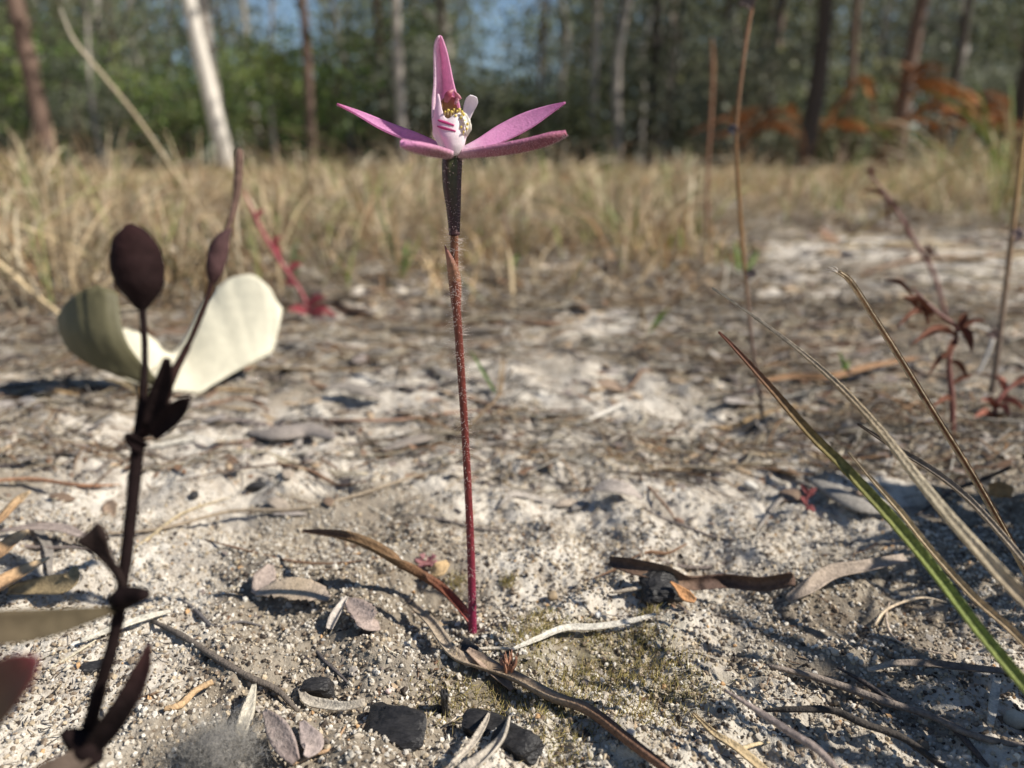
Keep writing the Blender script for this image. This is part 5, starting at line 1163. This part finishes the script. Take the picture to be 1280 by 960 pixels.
def tree(px, D, rad, bark, lean, hgt, crown, label, seed, group=None, name='gum_tree', pal=OLIVE, limbs=4, leaf=.11, clusters=46, per=46):
    """lean: sideways metres per metre of height"""
    b = ground_at(px, D); root = empty(name, b, label, 'tree', group); r = np.random.default_rng(seed)
    pts = [b + np.array([lean * h + r.normal() * .04 * h ** .5, r.normal() * .05 * h ** .5, h]) for h in np.linspace(0, hgt, 7)]; pts[0] = b - [0, 0, .2]
    m = M(); m.sweep(pts, [rad * 1.25, rad, rad * .95, rad * .85, rad * .7, rad * .5, rad * .25], bark_col(bark), n=24, k=10, wob=.04)
    zc, R = crown
    for q in range(limbs):
        h = r.uniform(.35, .9) * hgt; a = r.random() * 6.28; st = crom(pts, 50)[int(h / hgt * 49)]; L = R[0] * r.uniform(.5, .9)
        e = st + np.array([math.cos(a) * L, math.sin(a) * L, L * r.uniform(.3, .8)]); m.sweep([st, (st + e) / 2 + [0, 0, -.08 * L], e], [rad * .35, rad * .22, rad * .06], bark_col(bark), n=10, k=6)
    m.build('trunk', M_trunk, root)
    m, cc = crown_mesh(seed, R, clusters, per, leaf, pal, zc=zc); off = b + np.array([lean * zc, 0, 0])
    m.v = [v + off for v in m.v]; m.build('crown', M_leaf, root)
    return root
T = tree
T(288, 7.6, .064, 'white', -.14, 9, (5.6, (2.0, 2.0, 1.8)), 'white-barked gum tree leaning slightly, brightest trunk in the woodland', 1, pal=GREYG)
T(288, 9.5, .075, 'grey', -.03, 10, (6.5, (2.2, 2.2, 2.4)), 'grey gum trunk standing just behind the white-barked tree', 2, pal=OLIVE)
T(64, 8.2, .08, 'brown', -.05, 9, (4.2, (2.2, 2.2, 2.2)), 'brown-barked tree behind the long leaning grass stalk', 3, pal=FRESH)
T(1004, 8.6, .08, 'dark', 0, 9, (5.5, (2.3, 2.3, 2.2)), 'blackened tree trunk behind the dead bracken', 4, pal=DULL)
T(1118, 9.2, .075, 'brown', .03, 9, (5.4, (2.4, 2.4, 2.4)), 'reddish-brown trunk right of the blackened tree', 5, pal=DULL)
T(776, 10.5, .055, 'grey', .01, 8, (4.6, (1.6, 1.6, 1.7)), 'slim grey trunk behind the magenta petal tips', 6, pal=OLIVE)
T(738, 11, .05, 'grey', .02, 9, (4.8, (1.8, 1.8, 1.8)), 'thinner grey trunk beside the slim grey trunk', 7, pal=GREYG)
T(1268, 8.2, .10, 'dark', .02, 9, (4.8, (2.2, 2.2, 2.2)), 'dark trunk at the woodland edge beyond the upright edge stalk', 8, pal=DULL)
T(960, 11, .05, 'dark', .0, 9, (5, (2, 2, 2.2)), 'dim dark trunk left of the blackened tree', 9, pal=DULL)
T(505, 9, .05, 'grey', .01, 9, (5.2, (2, 2, 2.2)), 'narrow grey trunk behind the upright sepal', 10, pal=OLIVE)
T(390, 9.4, .05, 'brown', -.01, 10, (7.0, (1.9, 1.9, 2.2)), 'slender brown trunk below the blue sky gap', 11, pal=FRESH)
for i, (px, D, r_, bk, ln) in enumerate(((130, 11, .03, 'grey', .02), (345, 10, .025, 'grey', .03), (440, 12, .03, 'grey', -.02), (560, 12, .03, 'brown', .0), (680, 12, .03, 'brown', .02), (835, 12, .03, 'dark', .02), (1050, 10.5, .05, 'brown', .01), (1180, 9.5, .045, 'dark', .0), (900, 11, .04, 'dark', -.01))):
    T(px, D, r_, bk, ln, 6, (3.6, (1.0, 1.0, 1.1)), 'thin ' + {'pale': 'pale', 'brown': 'brown', 'grey': 'grey', 'dark': 'dark'}[bk] + ' sapling stem ' + min(WOOD, key=lambda q: abs(q[0] - px))[1], 80 + i, 'saplings at the woodland edge', 'sapling', [FRESH, OLIVE, GREYG][i % 3], clusters=22, per=30, limbs=3)
proto_specs = [(FRESH, (1.6, 1.6, 2.0)), (OLIVE, (1.8, 1.8, 2.2)), (GREYG, (1.6, 1.6, 2.3)), (DULL, (1.9, 1.9, 2.2))]
protos = []
for i, (pl, R) in enumerate(proto_specs):
    o = tree(640, 60, .10, ['dark', 'brown', 'grey', 'dark'][i], 0.0, 7.5, (3.4, R), 'slender leafy gum tree in the crowded woodland', 30 + i, 'crowded woodland trees', 'gum_tree', pl, clusters=44, per=34)
    protos.append(o)
settle()
spots = []
for i in range(34):
    D = random.uniform(15, 30); px = random.uniform(-120, 1400)
    gap = any(abs(px - g) < w_ for g, w_ in ((370, 45), (622, 48), (1030, 18)))
    if gap: D = random.uniform(24, 30)
    spots.append((px, D, gap))
for i, (px, D, gap) in enumerate(spots):
    right = px > 700
    o = random.choice(protos[2:] + [protos[1]]) if right and random.random() < .75 else random.choice(protos[:3])
    c = copy_tree(o); b = ground_at(px, D); s = random.uniform(.8, 1.15) * (D / 20) ** .35
    if gap: s = min(s, .42 * D / 24)
    c.location = b; c.scale = (s, s, s); c.rotation_euler = (0, 0, random.random() * 6.28)
    c['label'] = ['fresh green', 'olive', 'grey-green', 'dull dark'][protos.index(o)] + (' small' if s < .85 else '') + ' woodland tree ' + near(b[0], b[1], WOOD)
for o in protos:
    for ch in list(o.children): bpy.data.objects.remove(ch)
    bpy.data.objects.remove(o)
# shrubs
def shrub_proto(seed, R, pal, leaf, clusters, per):
    root = empty('shrub', (0, 0, 0), 'bushy dull green understorey shrub at the woodland edge', 'shrub', 'understorey shrubs')
    r = np.random.default_rng(seed); m, cc = crown_mesh(seed, R, clusters, per, leaf, pal, zc=R[2] * .85, hang=.1)
    m.v = [np.where(v[:, 2:3] < .02, np.abs(v) + [0, 0, .02], v) if False else v for v in m.v]
    m.build('foliage', M_leaf, root)
    m = M()
    for q in cc[:9]: m.sweep([(0, 0, -.05), (q[0] * .4, q[1] * .4, q[2] * .5), q], [.02, .015, .004], (.13, .10, .08), n=8, k=5)
    m.build('stem', M_trunk, root); return root
sp = [shrub_proto(60, (.9, .8, .7), OLIVE, .09, 34, 34), shrub_proto(61, (.8, .8, 1.0), FRESH, .09, 34, 34), shrub_proto(62, (1.1, .8, .6), DULL, .08, 34, 34), shrub_proto(63, (.8, .7, .9), GREYG, .09, 32, 34)]
settle()
for i in range(40):
    D = random.uniform(9.5, 17); px = random.uniform(-100, 1380)
    pr_ = random.choice(sp[2:] + sp[:1]) if px > 640 else random.choice(sp); c = copy_tree(pr_); c.location = ground_at(px, D); s = random.uniform(.7, 1.35) * (D / 11) ** .5; c.scale = (s * 1.1, s, s); c.rotation_euler = (0, 0, random.random() * 6.28); c['label'] = ['olive', 'fresh green', 'dull dark', 'grey-green'][sp.index(pr_)] + (' tall' if s > 1.05 else ' low') + ' shrub ' + near(c.location.x, c.location.y, WOOD)
for o in sp:
    for ch in list(o.children): bpy.data.objects.remove(ch)
    bpy.data.objects.remove(o)
# far woodland as one mass behind
m = M()
for i in range(150):
    az = math.radians(-44 + 88 * (i + .5 * random.random()) / 150); D = random.uniform(34, 52)
    px = 640 + math.tan(az) * FPX / CP
    top = random.uniform(9.5, 13.5) * D / 45
    for g, w_ in ((370, 48), (622, 46), (1030, 18), (10, 30)):
        if abs(px - g) < w_: top = random.uniform(4.4, 5.8) * D / 45
    mm, _ = crown_mesh(500 + i, (2.4, 1.6, top * .5), 32 if px < 700 else 46, 20, .26, [OLIVE, FRESH, GREYG, DULL][i % 4] if px < 700 else [OLIVE, GREYG, DULL, DULL][i % 4], zc=top * .5)
    b = np.array([math.sin(az) * D, math.cos(az) * D, 0]); m.add(mm.v[0] + b, mm.f[0], mm.c[0])
    m.sweep([b, b + [random.gauss(0, .3), 0, top * .5], b + [random.gauss(0, .5), 0, top * .85]], [.16, .12, .04], bark_col(random.choice(['grey', 'dark', 'brown', 'dark'])), n=6, k=6)
tag(m.build('far_woodland', M_leaf), 'mass of grey-green trees closing the view far behind', None, kind='stuff')

# dead bracken
def bracken(px, D, fr, label, seed):
    b = ground_at(px, D); root = empty('dead_bracken', b, label, 'fern', None); r = np.random.default_rng(seed)
    for (ang, L, rise, droop) in fr:
        dv = np.array([math.cos(ang), math.sin(ang), 0]); pts = [b - [0, 0, .03], b + dv * L * .12 + [0, 0, rise * .6], b + dv * L * .4 + [0, 0, rise], b + dv * L * .75 + [0, 0, rise - droop * .4], b + dv * L + [0, 0, rise - droop]]
        c = np.array([(.34, .15, .055), (.40, .19, .07), (.28, .12, .05)][r.integers(0, 3)])
        m = M(); m.sweep(pts, [.005, .004, .003, .002, .001], c * .7, n=20, k=5); p = crom(pts, 26); T_, S_, N_ = frames(p, (0, 0, 1))
        for i in range(9, 26):
            for sd in (-1, 1):
                ln = .16 * (1 - abs((i - 12) / 15)) * (.8 + .4 * r.random()); e = p[i] + (S_[i] * sd * .9 + T_[i] * .5) * ln + [0, 0, -ln * .3 * r.random()]
                m.ribbon([p[i], (p[i] + e) / 2 + [0, 0, .01], e], [.006, .016, .002], c * r.uniform(.7, 1.3), n=6, k=3, thick=.001, cup=.4)
        m.build('frond', M_grass, root)
    return root
bracken(1095, 4.2, [(.15, .55, .50, .10), (2.9, .28, .50, .22), (-.4, .5, .36, .06), (.5, .5, .58, .16)], 'tallest orange-brown dead bracken with arching fronds before the dark trunks', 1)
bracken(1010, 4.8, [(2.8, .6, .30, .08), (.3, .4, .32, .06), (3.3, .45, .38, .2)], 'lower dead bracken left of the tallest one', 2)
bracken(1190, 4.0, [(.1, .5, .28, .06), (2.9, .45, .30, .06), (.6, .4, .38, .1)], 'dead bracken half hidden by the yellow grass stalk', 3)
bracken(935, 6.5, [(2.9, .5, .42, .12), (.4, .5, .40, .1), (1.6, .4, .5, .1)], 'small faded bracken between the two amber stalks', 4)
bracken(1275, 5.0, [(2.8, .5, .5, .12), (3.3, .6, .38, .1), (.4, .5, .45, .1)], 'dead bracken at the woodland edge by the dark trunk', 5)
# green grass bush at the right edge
for px, D, s, lab in ((1270, 1.35, 1.7, 'tall green and straw grass clump at the edge behind the upright stalk'), (1190, 2.2, 1.6, 'green-tinged grass clump under the yellow leaning stalk')):
    o = tuft_mesh(int(px), 60, .13, .05, .55, .0016).build('grass_tuft', M_grass); b = ground_at(px, D); o.location = b; o.scale = (s, s, s); tag(o, lab, 'grass')
settle()
